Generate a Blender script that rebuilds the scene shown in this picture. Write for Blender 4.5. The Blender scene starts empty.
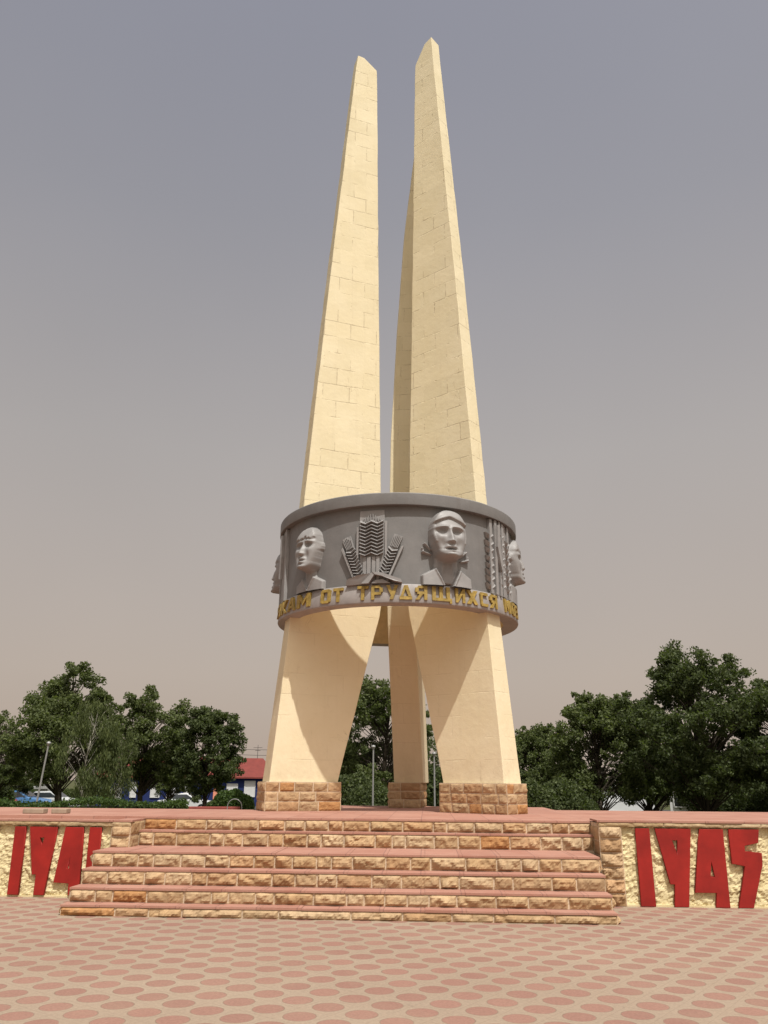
import bpy, math, random
import numpy as np
from mathutils import Vector, Matrix, noise
rnd = random.Random(7)
S = bpy.context.scene
COL = S.collection
PI = math.pi

# ------------------------------------------------------------------ helpers
class MB:
    """collects faces; builds ONE mesh object"""
    def __init__(s):
        s.v = []; s.f = []; s.c = []; s.uv = []
    def add(s, vs, fs, col=(1, 1, 1), uvs=None):
        o = len(s.v); s.v += [tuple(p) for p in vs]
        for k, f in enumerate(fs):
            s.f.append([o + i for i in f]); s.c.append(col)
            s.uv.append(uvs[k] if uvs else None)
    def box(s, x0, x1, y0, y1, z0, z1, col=(1, 1, 1)):
        vs = [(x, y, z) for z in (z0, z1) for y in (y0, y1) for x in (x0, x1)]
        s.add(vs, [(0, 2, 3, 1), (4, 5, 7, 6), (0, 1, 5, 4), (2, 6, 7, 3), (0, 4, 6, 2), (1, 3, 7, 5)], col)
    def obox(s, P, A, B, N, a0, a1, b0, b1, n0, n1, col=(1, 1, 1)):
        P, A, B, N = map(Vector, (P, A, B, N))
        vs = [P + A * a + B * b + N * n for n in (n0, n1) for b in (b0, b1) for a in (a0, a1)]
        s.add(vs, [(0, 2, 3, 1), (4, 5, 7, 6), (0, 1, 5, 4), (2, 6, 7, 3), (0, 4, 6, 2), (1, 3, 7, 5)], col)
    def tube(s, p0, p1, r0, r1, n=8, cap=True, col=(1, 1, 1)):
        p0, p1 = Vector(p0), Vector(p1); d = (p1 - p0)
        if d.length < 1e-6: return
        d.normalize(); a = d.orthogonal().normalized(); b = d.cross(a)
        vs = []
        for p, r in ((p0, r0), (p1, r1)):
            for i in range(n):
                t = 2 * PI * i / n; vs.append(p + a * math.cos(t) * r + b * math.sin(t) * r)
        fs = [(i, (i + 1) % n, n + (i + 1) % n, n + i) for i in range(n)]
        if cap: fs += [tuple(range(n - 1, -1, -1)), tuple(range(n, 2 * n))]
        s.add(vs, fs, col)
    def lathe(s, prof, n=48, cx=0, cy=0, close=False):
        vs = [(cx + r * math.cos(2 * PI * i / n), cy + r * math.sin(2 * PI * i / n), z) for r, z in prof for i in range(n)]
        m = len(prof); fs = []
        for k in range(m if close else m - 1):
            k2 = (k + 1) % m
            for i in range(n):
                fs.append((k * n + i, k * n + (i + 1) % n, k2 * n + (i + 1) % n, k2 * n + i))
        s.add(vs, fs)
    def ellipsoid(s, c, r, n=12, m=8, M=None, col=(1, 1, 1)):
        vs = []
        for j in range(m + 1):
            t = PI * j / m
            for i in range(n):
                p = 2 * PI * i / n
                q = Vector((r[0] * math.sin(t) * math.cos(p), r[1] * math.sin(t) * math.sin(p), r[2] * math.cos(t)))
                if M: q = M @ q
                vs.append(Vector(c) + q)
        fs = [(j * n + i, j * n + (i + 1) % n, (j + 1) * n + (i + 1) % n, (j + 1) * n + i) for j in range(m) for i in range(n)]
        s.add(vs, fs, col)
    def build(s, name, mat, parent=None, smooth=False, loc=None, rotz=0):
        me = bpy.data.meshes.new(name); me.from_pydata(s.v, [], s.f)
        if any(c != (1, 1, 1) for c in s.c):
            ca = me.color_attributes.new('tint', 'FLOAT_COLOR', 'CORNER')
            arr = np.ones((len(me.loops), 4), dtype=np.float32); k = 0
            for f, c in zip(s.f, s.c):
                arr[k:k + len(f), :3] = c; k += len(f)
            ca.data.foreach_set('color', arr.ravel())
        if any(u is not None for u in s.uv):
            ul = me.uv_layers.new(name='UVMap'); arr = np.zeros((len(me.loops), 2), dtype=np.float32); k = 0
            for f, u in zip(s.f, s.uv):
                if u: arr[k:k + len(f)] = u
                k += len(f)
            ul.data.foreach_set('uv', arr.ravel())
        me.materials.append(mat)
        if smooth: me.shade_smooth()
        me.update()
        return link(name, me, parent, loc, rotz)

def link(name, me, parent=None, loc=None, rotz=0):
    o = bpy.data.objects.new(name, me); COL.objects.link(o)
    if parent: o.parent = parent
    if loc: o.location = loc
    if rotz: o.rotation_euler.z = rotz
    return o
def tag(o, label=None, cat=None, group=None, kind=None):
    for k, v in (('label', label), ('category', cat), ('group', group), ('kind', kind)):
        if v: o[k] = v
    return o
def thing(name, label, cat, loc=(0, 0, 0), rz=0, group=None):
    o = link(name, None, None, loc, rz)
    return tag(o, label, cat, group)
def copy_tree(o, parent=None):
    c = o.copy(); COL.objects.link(c)
    if parent: c.parent = parent
    for ch in [x for x in bpy.data.objects if x.parent == o]: copy_tree(ch, c)
    return c

# ------------------------------------------------------------------ materials
def new_mat(name, rough=.85, spec=.25):
    m = bpy.data.materials.new(name); m.use_nodes = True
    b = m.node_tree.nodes['Principled BSDF']; b.inputs['Roughness'].default_value = rough
    b.inputs['Specular IOR Level'].default_value = spec
    return m, m.node_tree, b
def nd(t, typ, **kw):
    n = t.nodes.new(typ)
    for k, v in kw.items():
        if k in n.inputs: n.inputs[k].default_value = v
        else: setattr(n, k, v)
    return n
def mixc(t, fac, a, b, mode='MIX'):
    n = t.nodes.new('ShaderNodeMix'); n.data_type = 'RGBA'; n.blend_type = mode
    for sock, val in ((n.inputs[0], fac), (n.inputs[6], a), (n.inputs[7], b)):
        if hasattr(val, 'default_value') or hasattr(val, 'is_output'): t.links.new(val, sock)
        elif isinstance(val, (int, float)): sock.default_value = val
        else: sock.default_value = (*val, 1)
    return n.outputs[2]
def ramp(t, src, stops):
    n = t.nodes.new('ShaderNodeValToRGB'); t.links.new(src, n.inputs[0])
    el = n.color_ramp.elements
    while len(el) < len(stops): el.new(.5)
    for e, (p, c) in zip(el, stops):
        e.position = p; e.color = (c, c, c, 1) if isinstance(c, (int, float)) else (*c, 1)
    return n.outputs[0]
def mnode(t, op, a, b=None, c=None):
    n = t.nodes.new('ShaderNodeMath'); n.operation = op
    for i, v in enumerate((a, b, c)):
        if v is None: continue
        if isinstance(v, (int, float)): n.inputs[i].default_value = v
        else: t.links.new(v, n.inputs[i])
    return n.outputs[0]
def objco(t):
    return t.nodes.new('ShaderNodeTexCoord').outputs['Object']
def tnoise(t, co, scale, detail=5, rough=.6, dist=0):
    n = nd(t, 'ShaderNodeTexNoise', Scale=scale, Detail=detail, Roughness=rough, Distortion=dist)
    t.links.new(co, n.inputs['Vector']); return n.outputs['Fac']
def bump(t, b, h, strength=.3, dist=.01):
    n = nd(t, 'ShaderNodeBump', Strength=strength, Distance=dist)
    t.links.new(h, n.inputs['Height']); t.links.new(n.outputs[0], b.inputs['Normal'])

def simple(name, col, rough=.8, spec=.3, metal=0, var=.12, scale=6):
    m, t, b = new_mat(name, rough, spec); co = objco(t)
    f = tnoise(t, co, scale, 6)
    dark = tuple(c * (1 - var) for c in col); lite = tuple(min(1, c * (1 + var)) for c in col)
    t.links.new(mixc(t, ramp(t, f, ((.3, 0.), (.7, 1.))), dark, lite), b.inputs['Base Color'])
    b.inputs['Metallic'].default_value = metal
    return m

# painted plaster over stone blocks (pylons)
def mat_plaster():
    m, t, b = new_mat('cream_painted_masonry', .8, .2)
    uv = nd(t, 'ShaderNodeUVMap', uv_map='UVMap').outputs[0]; co = objco(t)
    wob = nd(t, 'ShaderNodeTexNoise', Scale=1.3, Detail=3); t.links.new(co, wob.inputs['Vector'])
    add = t.nodes.new('ShaderNodeVectorMath'); add.operation = 'MULTIPLY_ADD'
    t.links.new(wob.outputs['Color'], add.inputs[0]); add.inputs[1].default_value = (.05, .05, 0); t.links.new(uv, add.inputs[2])
    br = nd(t, 'ShaderNodeTexBrick', offset=.5, squash=1, Scale=1.0)
    br.inputs['Mortar Size'].default_value = .011; br.inputs['Mortar Smooth'].default_value = .2
    br.inputs['Brick Width'].default_value = .62; br.inputs['Row Height'].default_value = .40
    t.links.new(add.outputs[0], br.inputs['Vector'])
    gap = ramp(t, tnoise(t, co, 1.7, 4, .65), ((.47, 0.), (.60, 1.)))
    # masonry joints only show above the frieze, where the coat is thin
    sx = t.nodes.new('ShaderNodeSeparateXYZ'); t.links.new(uv, sx.inputs[0])
    hi = nd(t, 'ShaderNodeMapRange'); hi.inputs[1].default_value = 5.5; hi.inputs[2].default_value = 8.0
    hi.inputs[3].default_value = .25; hi.inputs[4].default_value = 1.0; t.links.new(sx.outputs[1], hi.inputs[0])
    mort = mnode(t, 'MULTIPLY', mnode(t, 'MULTIPLY', br.outputs['Fac'], gap), hi.outputs[0])
    base = mixc(t, ramp(t, tnoise(t, co, .9, 9, .7), ((.3, 0.), (.72, 1.))), (.67, .575, .375), (.73, .64, .45))
    # per-block tone
    bc = nd(t, 'ShaderNodeTexBrick', offset=.5, Scale=1.0); bc.inputs['Mortar Size'].default_value = 0
    bc.inputs['Brick Width'].default_value = .62; bc.inputs['Row Height'].default_value = .40
    bc.inputs['Color1'].default_value = (.945, .945, .935, 1); bc.inputs['Color2'].default_value = (1, 1, 1, 1)
    t.links.new(add.outputs[0], bc.inputs['Vector'])
    base = mixc(t, hi.outputs[0], base, mixc(t, 1.0, base, bc.outputs['Color'], 'MULTIPLY'))
    st = ramp(t, tnoise(t, co, 3.2, 8, .7, .6), ((.60, 0.), (.74, 1.)))
    base = mixc(t, mnode(t, 'MULTIPLY', st, .25), base, (.50, .40, .24))
    mp = nd(t, 'ShaderNodeMapping'); mp.inputs['Scale'].default_value = (9, 9, .35); t.links.new(co, mp.inputs[0])
    streak = ramp(t, tnoise(t, mp.outputs[0], 1.0, 5), ((.55, 0.), (.8, 1.)))
    base = mixc(t, mnode(t, 'MULTIPLY', streak, .22), base, (.54, .45, .30))
    low = nd(t, 'ShaderNodeMapRange'); low.inputs[1].default_value = 1.5; low.inputs[2].default_value = 2.3; low.inputs[3].default_value = 1.0; low.inputs[4].default_value = 0.0; t.links.new(sx.outputs[1], low.inputs[0])
    gr = mnode(t, 'MULTIPLY', low.outputs[0], ramp(t, tnoise(t, co, 4.5, 8, .7), ((.42, 0.), (.66, 1.))))
    base = mixc(t, mnode(t, 'MULTIPLY', gr, .35), base, (.42, .32, .19))
    crack = ramp(t, tnoise(t, co, 2.1, 3, .5, 2.5), ((.494, 0.), (.5, 1.), (.506, 0.)))
    crk = mnode(t, 'MULTIPLY', crack, ramp(t, tnoise(t, co, .8, 3), ((.56, 0.), (.62, 1.))))
    base = mixc(t, mnode(t, 'MULTIPLY', crk, .45), base, (.30, .22, .13))
    base = mixc(t, mnode(t, 'MULTIPLY', mort, .42), base, (.36, .28, .18))
    t.links.new(base, b.inputs['Base Color'])
    h = mnode(t, 'SUBTRACT', mnode(t, 'MULTIPLY', tnoise(t, co, 7, 8), .6), mnode(t, 'MULTIPLY', mort, 1.2))
    bump(t, b, h, .55, .02)
    return m

def mat_stone():
    m, t, b = new_mat('split_sandstone', .92, .15); co = objco(t)
    at = nd(t, 'ShaderNodeVertexColor', layer_name='tint').outputs['Color']
    f1 = ramp(t, tnoise(t, co, 9, 8, .65, .5), ((.28, .76), (.75, 1.18)))
    c = mixc(t, 1.0, at, f1, 'MULTIPLY')
    veins = ramp(t, tnoise(t, co, 22, 6, .7, 1.2), ((.56, 0.), (.7, 1.)))
    c = mixc(t, mnode(t, 'MULTIPLY', veins, .38), c, (.26, .125, .055))
    pale = ramp(t, tnoise(t, co, 4, 5, .6), ((.58, 0.), (.75, 1.)))
    c = mixc(t, mnode(t, 'MULTIPLY', pale, .4), c, (.62, .48, .30))
    t.links.new(c, b.inputs['Base Color'])
    bump(t, b, tnoise(t, co, 38, 6, .7), .6, .012)
    return m

def mat_slab():
    m, t, b = new_mat('pink_concrete_slab', .85, .2); co = objco(t)
    br = nd(t, 'ShaderNodeTexBrick', offset=0, Scale=1.0)
    br.inputs['Mortar Size'].default_value = .006; br.inputs['Brick Width'].default_value = .5; br.inputs['Row Height'].default_value = .5
    br.inputs['Color1'].default_value = (.315, .145, .105, 1); br.inputs['Color2'].default_value = (.375, .19, .14, 1)
    br.inputs['Mortar'].default_value = (.21, .10, .08, 1)
    t.links.new(co, br.inputs['Vector'])
    d = ramp(t, tnoise(t, co, 3, 8, .65), ((.35, 0.), (.75, 1.)))
    c = mixc(t, mnode(t, 'MULTIPLY', d, .35), br.outputs['Color'], (.44, .29, .225))
    d2 = ramp(t, tnoise(t, co, 14, 6, .7), ((.6, 0.), (.75, 1.)))
    c = mixc(t, mnode(t, 'MULTIPLY', d2, .3), c, (.25, .12, .09))
    t.links.new(c, b.inputs['Base Color']); bump(t, b, tnoise(t, co, 60, 4), .25, .004)
    return m

def mat_paving():
    m, t, b = new_mat('round_pattern_paving', .88, .2); co = objco(t)
    mp = nd(t, 'ShaderNodeMapping', vector_type='TEXTURE')
    mp.inputs['Location'].default_value = (.9, -10.17, 0); mp.inputs['Rotation'].default_value = (0, 0, math.radians(-27.4))
    mp.inputs['Scale'].default_value = (.313, .313, 1); t.links.new(co, mp.inputs[0])
    # slight irregular laying
    wn = nd(t, 'ShaderNodeTexNoise', Scale=.8, Detail=2); t.links.new(co, wn.inputs['Vector'])
    ad = t.nodes.new('ShaderNodeVectorMath'); ad.operation = 'MULTIPLY_ADD'
    t.links.new(wn.outputs['Color'], ad.inputs[0]); ad.inputs[1].default_value = (.10, .10, 0); t.links.new(mp.outputs[0], ad.inputs[2])
    sx = t.nodes.new('ShaderNodeSeparateXYZ'); t.links.new(ad.outputs[0], sx.inputs[0])
    fx = mnode(t, 'SUBTRACT', mnode(t, 'FRACT', mnode(t, 'ADD', sx.outputs[0], .5 + 200)), .5)
    fy = mnode(t, 'SUBTRACT', mnode(t, 'FRACT', mnode(t, 'ADD', sx.outputs[1], .5 + 200)), .5)
    r = mnode(t, 'SQRT', mnode(t, 'ADD', mnode(t, 'MULTIPLY', fx, fx), mnode(t, 'MULTIPLY', fy, fy)))
    edge_n = mnode(t, 'MULTIPLY', mnode(t, 'SUBTRACT', tnoise(t, co, 30, 3), .5), .03)
    r = mnode(t, 'ADD', r, edge_n)
    circ = ramp(t, r, ((.372, 1.), (.384, 0.)))
    ring = mnode(t, 'MULTIPLY', ramp(t, r, ((.360, 0.), (.376, 1.))), ramp(t, r, ((.384, 1.), (.400, 0.))))
    # joint between neighbouring cells (saddles)
    jn = mnode(t, 'MULTIPLY', ramp(t, mnode(t, 'MAXIMUM', mnode(t, 'ABSOLUTE', fx), mnode(t, 'ABSOLUTE', fy)), ((.485, 0.), (.495, 1.))), .5)
    # per-tile tone
    ix = mnode(t, 'FLOOR', mnode(t, 'ADD', sx.outputs[0], .5)); iy = mnode(t, 'FLOOR', mnode(t, 'ADD', sx.outputs[1], .5))
    cb = t.nodes.new('ShaderNodeCombineXYZ'); t.links.new(ix, cb.inputs[0]); t.links.new(iy, cb.inputs[1])
    wh = nd(t, 'ShaderNodeTexWhiteNoise', noise_dimensions='3D'); t.links.new(cb.outputs[0], wh.inputs['Vector'])
    big = ramp(t, tnoise(t, co, .35, 5, .6), ((.3, 0.), (.7, 1.)))
    fine = ramp(t, tnoise(t, co, 45, 5, .7), ((.3, .86), (.7, 1.12)))
    red = mixc(t, wh.outputs['Value'], (.235, .122, .095), (.268, .143, .110))
    bei = mixc(t, big, (.272, .204, .150), (.318, .244, .180))
    red = mixc(t, mnode(t, 'MULTIPLY', big, .25), red, (.35, .24, .175))
    c = mixc(t, circ, bei, red)
    dirt = ramp(t, tnoise(t, co, 1.6, 8, .7), ((.48, 0.), (.72, 1.)))
    c = mixc(t, mnode(t, 'MULTIPLY', dirt, .30), c, (.29, .21, .145))
    spots = ramp(t, tnoise(t, co, 2.3, 10, .78), ((.60, 0.), (.68, 1.)))
    c = mixc(t, mnode(t, 'MULTIPLY', spots, .35), c, (.17, .125, .095))
    rs = mnode(t, 'MULTIPLY', mnode(t, 'ADD', ring, jn), ramp(t, tnoise(t, co, 5, 4), ((.35, .3), (.6, .95))))
    c = mixc(t, mnode(t, 'MINIMUM', rs, 1.0), c, (.20, .14, .10))
    c = mixc(t, 1.0, c, fine, 'MULTIPLY')
    t.links.new(c, b.inputs['Base Color'])
    bump(t, b, mnode(t, 'SUBTRACT', mnode(t, 'MULTIPLY', tnoise(t, co, 50, 4), .5), ring), .3, .004)
    return m

def mat_stucco():
    m, t, b = new_mat('rough_cream_stucco', .9, .15); co = objco(t)
    c = mixc(t, ramp(t, tnoise(t, co, 5, 7), ((.3, 0.), (.7, 1.))), (.56, .47, .26), (.66, .57, .35))
    d = ramp(t, tnoise(t, co, 18, 6, .7), ((.58, 0.), (.72, 1.)))
    c = mixc(t, mnode(t, 'MULTIPLY', d, .35), c, (.42, .30, .15))
    t.links.new(c, b.inputs['Base Color']); bump(t, b, tnoise(t, co, 40, 5, .7), .5, .01)
    return m

def mat_grey():
    m, t, b = new_mat('grey_painted_relief', .55, .35); co = objco(t)
    c = mixc(t, ramp(t, tnoise(t, co, 1.8, 7, .65), ((.3, 0.), (.7, 1.))), (.140, .134, .130), (.190, .182, .176))
    mp = nd(t, 'ShaderNodeMapping'); mp.inputs['Scale'].default_value = (7, 7, .6); t.links.new(co, mp.inputs[0])
    s = ramp(t, tnoise(t, mp.outputs[0], 1.0, 6, .7), ((.55, 0.), (.78, 1.)))
    c = mixc(t, mnode(t, 'MULTIPLY', s, .35), c, (.12, .10, .085))
    t.links.new(c, b.inputs['Base Color']); bump(t, b, tnoise(t, co, 24, 6, .65), .3, .008)
    return m

def mat_leaf(name, c0, c1, c2):
    m, t, b = new_mat(name, .65, .25)
    g = t.nodes.new('ShaderNodeNewGeometry')
    f = g.outputs['Random Per Island']
    n = t.nodes.new('ShaderNodeValToRGB'); t.links.new(f, n.inputs[0])
    e = n.color_ramp.elements; e.new(.5)
    for q, (p, c) in zip(e, ((0, c0), (.5, c1), (1, c2))): q.position = p; q.color = (*c, 1)
    t.links.new(n.outputs[0], b.inputs['Base Color'])
    tr = t.nodes.new('ShaderNodeBsdfTranslucent')
    t.links.new(mixc(t, 1.0, n.outputs[0], (1.3, 1.5, .6), 'MULTIPLY'), tr.inputs[0])
    mx = t.nodes.new('ShaderNodeMixShader'); mx.inputs[0].default_value = .36
    t.links.new(b.outputs[0], mx.inputs[1]); t.links.new(tr.outputs[0], mx.inputs[2])
    t.links.new(mx.outputs[0], t.nodes['Material Output'].inputs[0])
    return m

def mat_ground():
    m, t, b = new_mat('dry_grass_ground', .95, .1); co = objco(t)
    c = mixc(t, ramp(t, tnoise(t, co, .5, 8, .7), ((.35, 0.), (.65, 1.))), (.045, .058, .022), (.10, .088, .048))
    c = mixc(t, ramp(t, tnoise(t, co, 6, 6, .7), ((.4, 0.), (.7, .5))), c, (.05, .07, .022))
    t.links.new(c, b.inputs['Base Color']); return m

M = dict(
    plaster=mat_plaster(), relief=simple('highlit_grey_relief', (.255, .243, .236), .5, .4, var=.12, scale=5), stone=mat_stone(), slab=mat_slab(), paving=mat_paving(), stucco=mat_stucco(), grey=mat_grey(),  # relief: the ring panel's grey made lighter, highlights put into the colour
    band=simple('pale_grey_band', (.30, .275, .262), .55, .35, var=.14, scale=5),
    gold=simple('dull_gold_paint', (.30, .205, .05), .55, .35, var=.35, scale=14),
    red=simple('red_painted_metal', (.26, .013, .009), .6, .3, var=.22, scale=3),
    leaf=mat_leaf('leaf_mid', (.060, .076, .028), (.088, .108, .040), (.135, .158, .060)),
    leafd=mat_leaf('leaf_dark', (.046, .060, .023), (.066, .084, .032), (.100, .120, .047)),
    leafo=mat_leaf('leaf_olive', (.050, .065, .022), (.085, .105, .036), (.13, .15, .055)),
    leafh=mat_leaf('leaf_hedge', (.030, .055, .014), (.05, .085, .020), (.08, .12, .03)),
    bark=simple('bark', (.055, .045, .034), .95, .1, var=.3, scale=12),
    birch=simple('pale_bark', (.26, .24, .20), .9, .1, var=.35, scale=8),
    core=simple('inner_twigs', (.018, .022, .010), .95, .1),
    ground=mat_ground(),
    asphalt=simple('asphalt', (.055, .053, .05), .9, .2, var=.2, scale=3),
    steel=simple('grey_galvanised', (.27, .27, .26), .5, .5, metal=.3, var=.08),
    blue=simple('blue_painted_wall', (.014, .024, .095), .8, .2, var=.15, scale=1),
    roof=simple('red_sheet_roof', (.17, .036, .028), .6, .3, var=.15, scale=2),
    white=simple('white_paint', (.50, .50, .49), .6, .3, var=.05),
    orange=simple('salmon_awning', (.62, .25, .16), .8, .2, var=.08),
    glass=simple('dark_glass', (.03, .035, .04), .1, .6, var=.05),
    tyre=simple('rubber', (.02, .02, .02), .9, .1),
    carred=simple('red_car_paint', (.35, .02, .03), .3, .5, var=.03),
    carblue=simple('blue_car_paint', (.06, .16, .34), .3, .5, var=.03),
    carwhite=simple('white_car_paint', (.52, .53, .54), .3, .5, var=.03),
    kerb=simple('pale_concrete', (.30, .23, .17), .9, .15, var=.15, scale=9),
    dark=simple('dark_wire', (.03, .03, .03), .8, .2),
)

# ------------------------------------------------------------------ camera
CAM = Vector((2.568, -16.546, 1.6)); FPX = 800.24
R = [Vector((.9855993, .1689288, .0075523)), Vector((.0468043, -.3154481, .9477879)), Vector((-.1624910, .9337856, .3188120))]
cd = bpy.data.cameras.new('camera'); cam = bpy.data.objects.new('camera', cd); COL.objects.link(cam)
cd.sensor_fit = 'VERTICAL'; cd.sensor_height = 24; cd.lens = FPX / 1024 * 24; cd.clip_end = 3000; cd.clip_start = .1
mw = Matrix.Identity(4)
for i in range(3):
    mw[i][0] = R[0][i]; mw[i][1] = R[1][i]; mw[i][2] = -R[2][i]; mw[i][3] = CAM[i]
cam.matrix_world = mw
S.camera = cam

def gz(y):                       # height of the open ground behind the square: it falls away gently
    return -.9 * min(1, max(0, (y - 8) / 42.0))
def spot(px, d):                 # ground point in the direction measured for column px, d metres away
    r = R[2] + R[0] * ((px - 384) / FPX) + R[1] * ((512 - 784) / FPX)
    h = math.hypot(r.x, r.y); x = CAM.x + r.x / h * d; y = CAM.y + r.y / h * d
    return Vector((x, y, gz(y)))
def htop(px, py, d):             # real height above z=0 seen at row py, d metres away
    r = R[2] + R[0] * ((px - 384) / FPX) + R[1] * ((512 - py) / FPX)
    return 1.6 + r.z / math.hypot(r.x, r.y) * d

# ------------------------------------------------------------------ ground
DEL = .1184
mb = MB()
ys = [-400, -60, -30, 4, 8, 15, 22, 29, 36, 43, 50, 80, 160, 400, 1200]; xs = [-1200, -300, -80, -30, 30, 80, 300, 1200]
vs = [(x, y, gz(y)) for y in ys for x in xs]; n = len(xs)
mb.add(vs, [(j * n + i, j * n + i + 1, (j + 1) * n + i + 1, (j + 1) * n + i) for j in range(len(ys) - 1) for i in range(n - 1)])
tag(mb.build('ground', M['ground']), kind='structure')
mb = MB(); mb.add([(-26, -30, .004), (26, -30, .004), (26, 5.5, .004), (-26, 5.5, .004)], [(0, 1, 2, 3)])
tag(mb.build('square_paving', M['paving']), kind='structure')
mb = MB(); z = gz(90)
mb.add([(-200, 55, z + .006), (200, 55, z + .006), (200, 72, z + .006), (-200, 72, z + .006)], [(0, 1, 2, 3)])
tag(mb.build('road', M['asphalt']), kind='structure')

# ------------------------------------------------------------------ split stone facing
HUES = [(.45, .31, .175), (.42, .275, .145), (.48, .345, .205), (.39, .235, .12), (.47, .33, .19), (.43, .26, .14), (.50, .38, .24), (.42, .285, .165), (.46, .33, .20)]
MORT = (.58, .46, .33)
def blocks(mb, P, A, N, length, z0, z1, wr=(.2, .46), hues=HUES, bulge=.042, seed=0, gap=.017, step=.022, dark=1.0):
    P, A, N = Vector(P), Vector(A), Vector(N); r = random.Random(seed)
    x = 0
    while x < length - .02:
        w = r.uniform(*wr)
        if length - x - w < wr[0] * .7: w = length - x
        c = r.choice(hues); k = r.uniform(.90, 1.07) * dark; c = tuple(q * .6 + m_ * .4 for q, m_ in zip(c, (.40, .268, .150))); c = tuple(q * k for q in c)
        if r.random() < .04: c = (.385 * dark, .20 * dark, .085 * dark)
        a0, a1, b0, b1 = x + gap / 2, x + w - gap / 2, z0 + gap / 2, z1 - gap / 2
        nx = max(3, int((a1 - a0) / step)); nz = max(3, int((b1 - b0) / step)); off = r.uniform(0, 99)
        vs = []; bl = bulge * r.uniform(.6, 1.25); tx, tz = r.uniform(-.3, .3), r.uniform(-.4, .4)
        for j in range(nz + 1):
            for i in range(nx + 1):
                a = a0 + (a1 - a0) * i / nx; b_ = b0 + (b1 - b0) * j / nz
                e = min(a - a0, a1 - a, b_ - b0, b1 - b_)
                s = min(1, e / .035); s = s * s * (3 - 2 * s) if e > 0 else 0
                q = P + A * a; pn = Vector((q.x * 9 + off, q.y * 9 + off, b_ * 9))
                hh = s * bl * (.75 + .9 * noise.fractal(pn, .8, 2.2, 4) + tx * (2 * i / nx - 1) + tz * (2 * j / nz - 1))
                edge = 0 if e > 0 else r.uniform(-.004, .004)
                vs.append(P + A * (a + edge) + Vector((0, 0, b_ + (edge if 0 < j < nz else 0))) + N * max(.003, hh + .004))
        fs = [(j * (nx + 1) + i, j * (nx + 1) + i + 1, (j + 1) * (nx + 1) + i + 1, (j + 1) * (nx + 1) + i) for j in range(nz) for i in range(nx)]
        # rim back to the mortar bed
        mb.add(vs, fs, c)
        rim = [i for i in range(nx + 1)] + [j * (nx + 1) + nx for j in range(1, nz + 1)] + [nz * (nx + 1) + i for i in range(nx - 1, -1, -1)] + [j * (nx + 1) for j in range(nz - 1, 0, -1)]
        rv = [vs[i] for i in rim]; m_ = len(rv)
        mb.add(rv + [v - N * .012 for v in rv], [(i, m_ + i, m_ + (i + 1) % m_, (i + 1) % m_) for i in range(m_)], c)
        x += w

X, Y, Z = Vector((1, 0, 0)), Vector((0, 1, 0)), Vector((0, 0, 1))

# ------------------------------------------------------------------ terrace + stairs + walls (platform frame, turned by DEL)
HT = 1.065
UL, UR = -3.69, 2.99
mb = MB()
mb.box(-2.6, 3.2, -3.90, 2.75, 0, HT)
mb.box(-11.2, -2.602, -3.90, -.55, 0, HT)
mb.box(3.202, 9.2, -3.90, .9, 0, HT)
mb.box(-11.2, UL - .30, -4.42, -3.902, 0, 1.02)
mb.box(UR + .31, 9.2, -4.42, -3.902, 0, HT)
tag(mb.build('terrace', M['slab'], rotz=DEL), kind='structure')

steps = [(-6.03, .128), (-5.80, .296), (-5.47, .483), (-5.18, .675), (-4.15, .885), (-3.95, 1.062)]
st = thing('staircase', 'wide sandstone stairs with pink slab treads leading up to the monument', 'staircase', (0, 0, 0), DEL)
prev = 0
for k, (v, h) in enumerate(steps):
    low = k < 4
    u0, u1 = (-3.94, 2.84) if low else (UL + .004, UR - .004)
    # lower steps run back to the wall plane, upper ones and landing between the pilasters
    mb = MB(); vb = -4.54 if low else -3.97
    if k < 4: mb.box(u0, u1, v, vb, prev, h - .024, MORT)
    elif k == 4: mb.box(u0, u1, v, vb, prev - .05, h - .024, MORT)
    else: mb.box(u0, u1, v - .001, v + .05, prev - .002, h - .024, MORT)
    zt = h - .024
    blocks(mb, (u0, v - .001, 0), X, -Y, u1 - u0, prev + (0 if k else -.01), zt, seed=10 + k, wr=(.19, .5) if k else (.4, .9))
    if low:
        blocks(mb, (u1, v, 0), Y, X, vb - v, prev, zt, seed=30 + k, wr=(.2, .42))
        blocks(mb, (u0, vb, 0), -Y, -X, vb - v, prev, zt, seed=50 + k, wr=(.2, .42))
    mb.build('riser', M['stone'], st)
    mb = MB(); o = .012
    nv = steps[k + 1][0] if k < 5 else v + .30
    seg = []                                  # slabs laid side by side, each a little off level
    x = u0 - (.008 if low else 0); xe = u1 + (.008 if low else 0); r = random.Random(80 + k)
    while x < xe - .01:
        w = .5 if xe - x - .5 > .2 else xe - x
        dz = r.uniform(-.003, .003); dy = r.uniform(-.005, .005)
        back = nv if k < 5 else -3.902
        mb.box(x + .0015, x + w - .0015, v - o - .006 + dy, back, zt, h + dz)
        x += w
    mb.build('tread', M['slab'], st)
    if k == 3:                                # landing between the pilasters is the same tread row, side cheeks closed by walls
        pass
    prev = h

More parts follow.
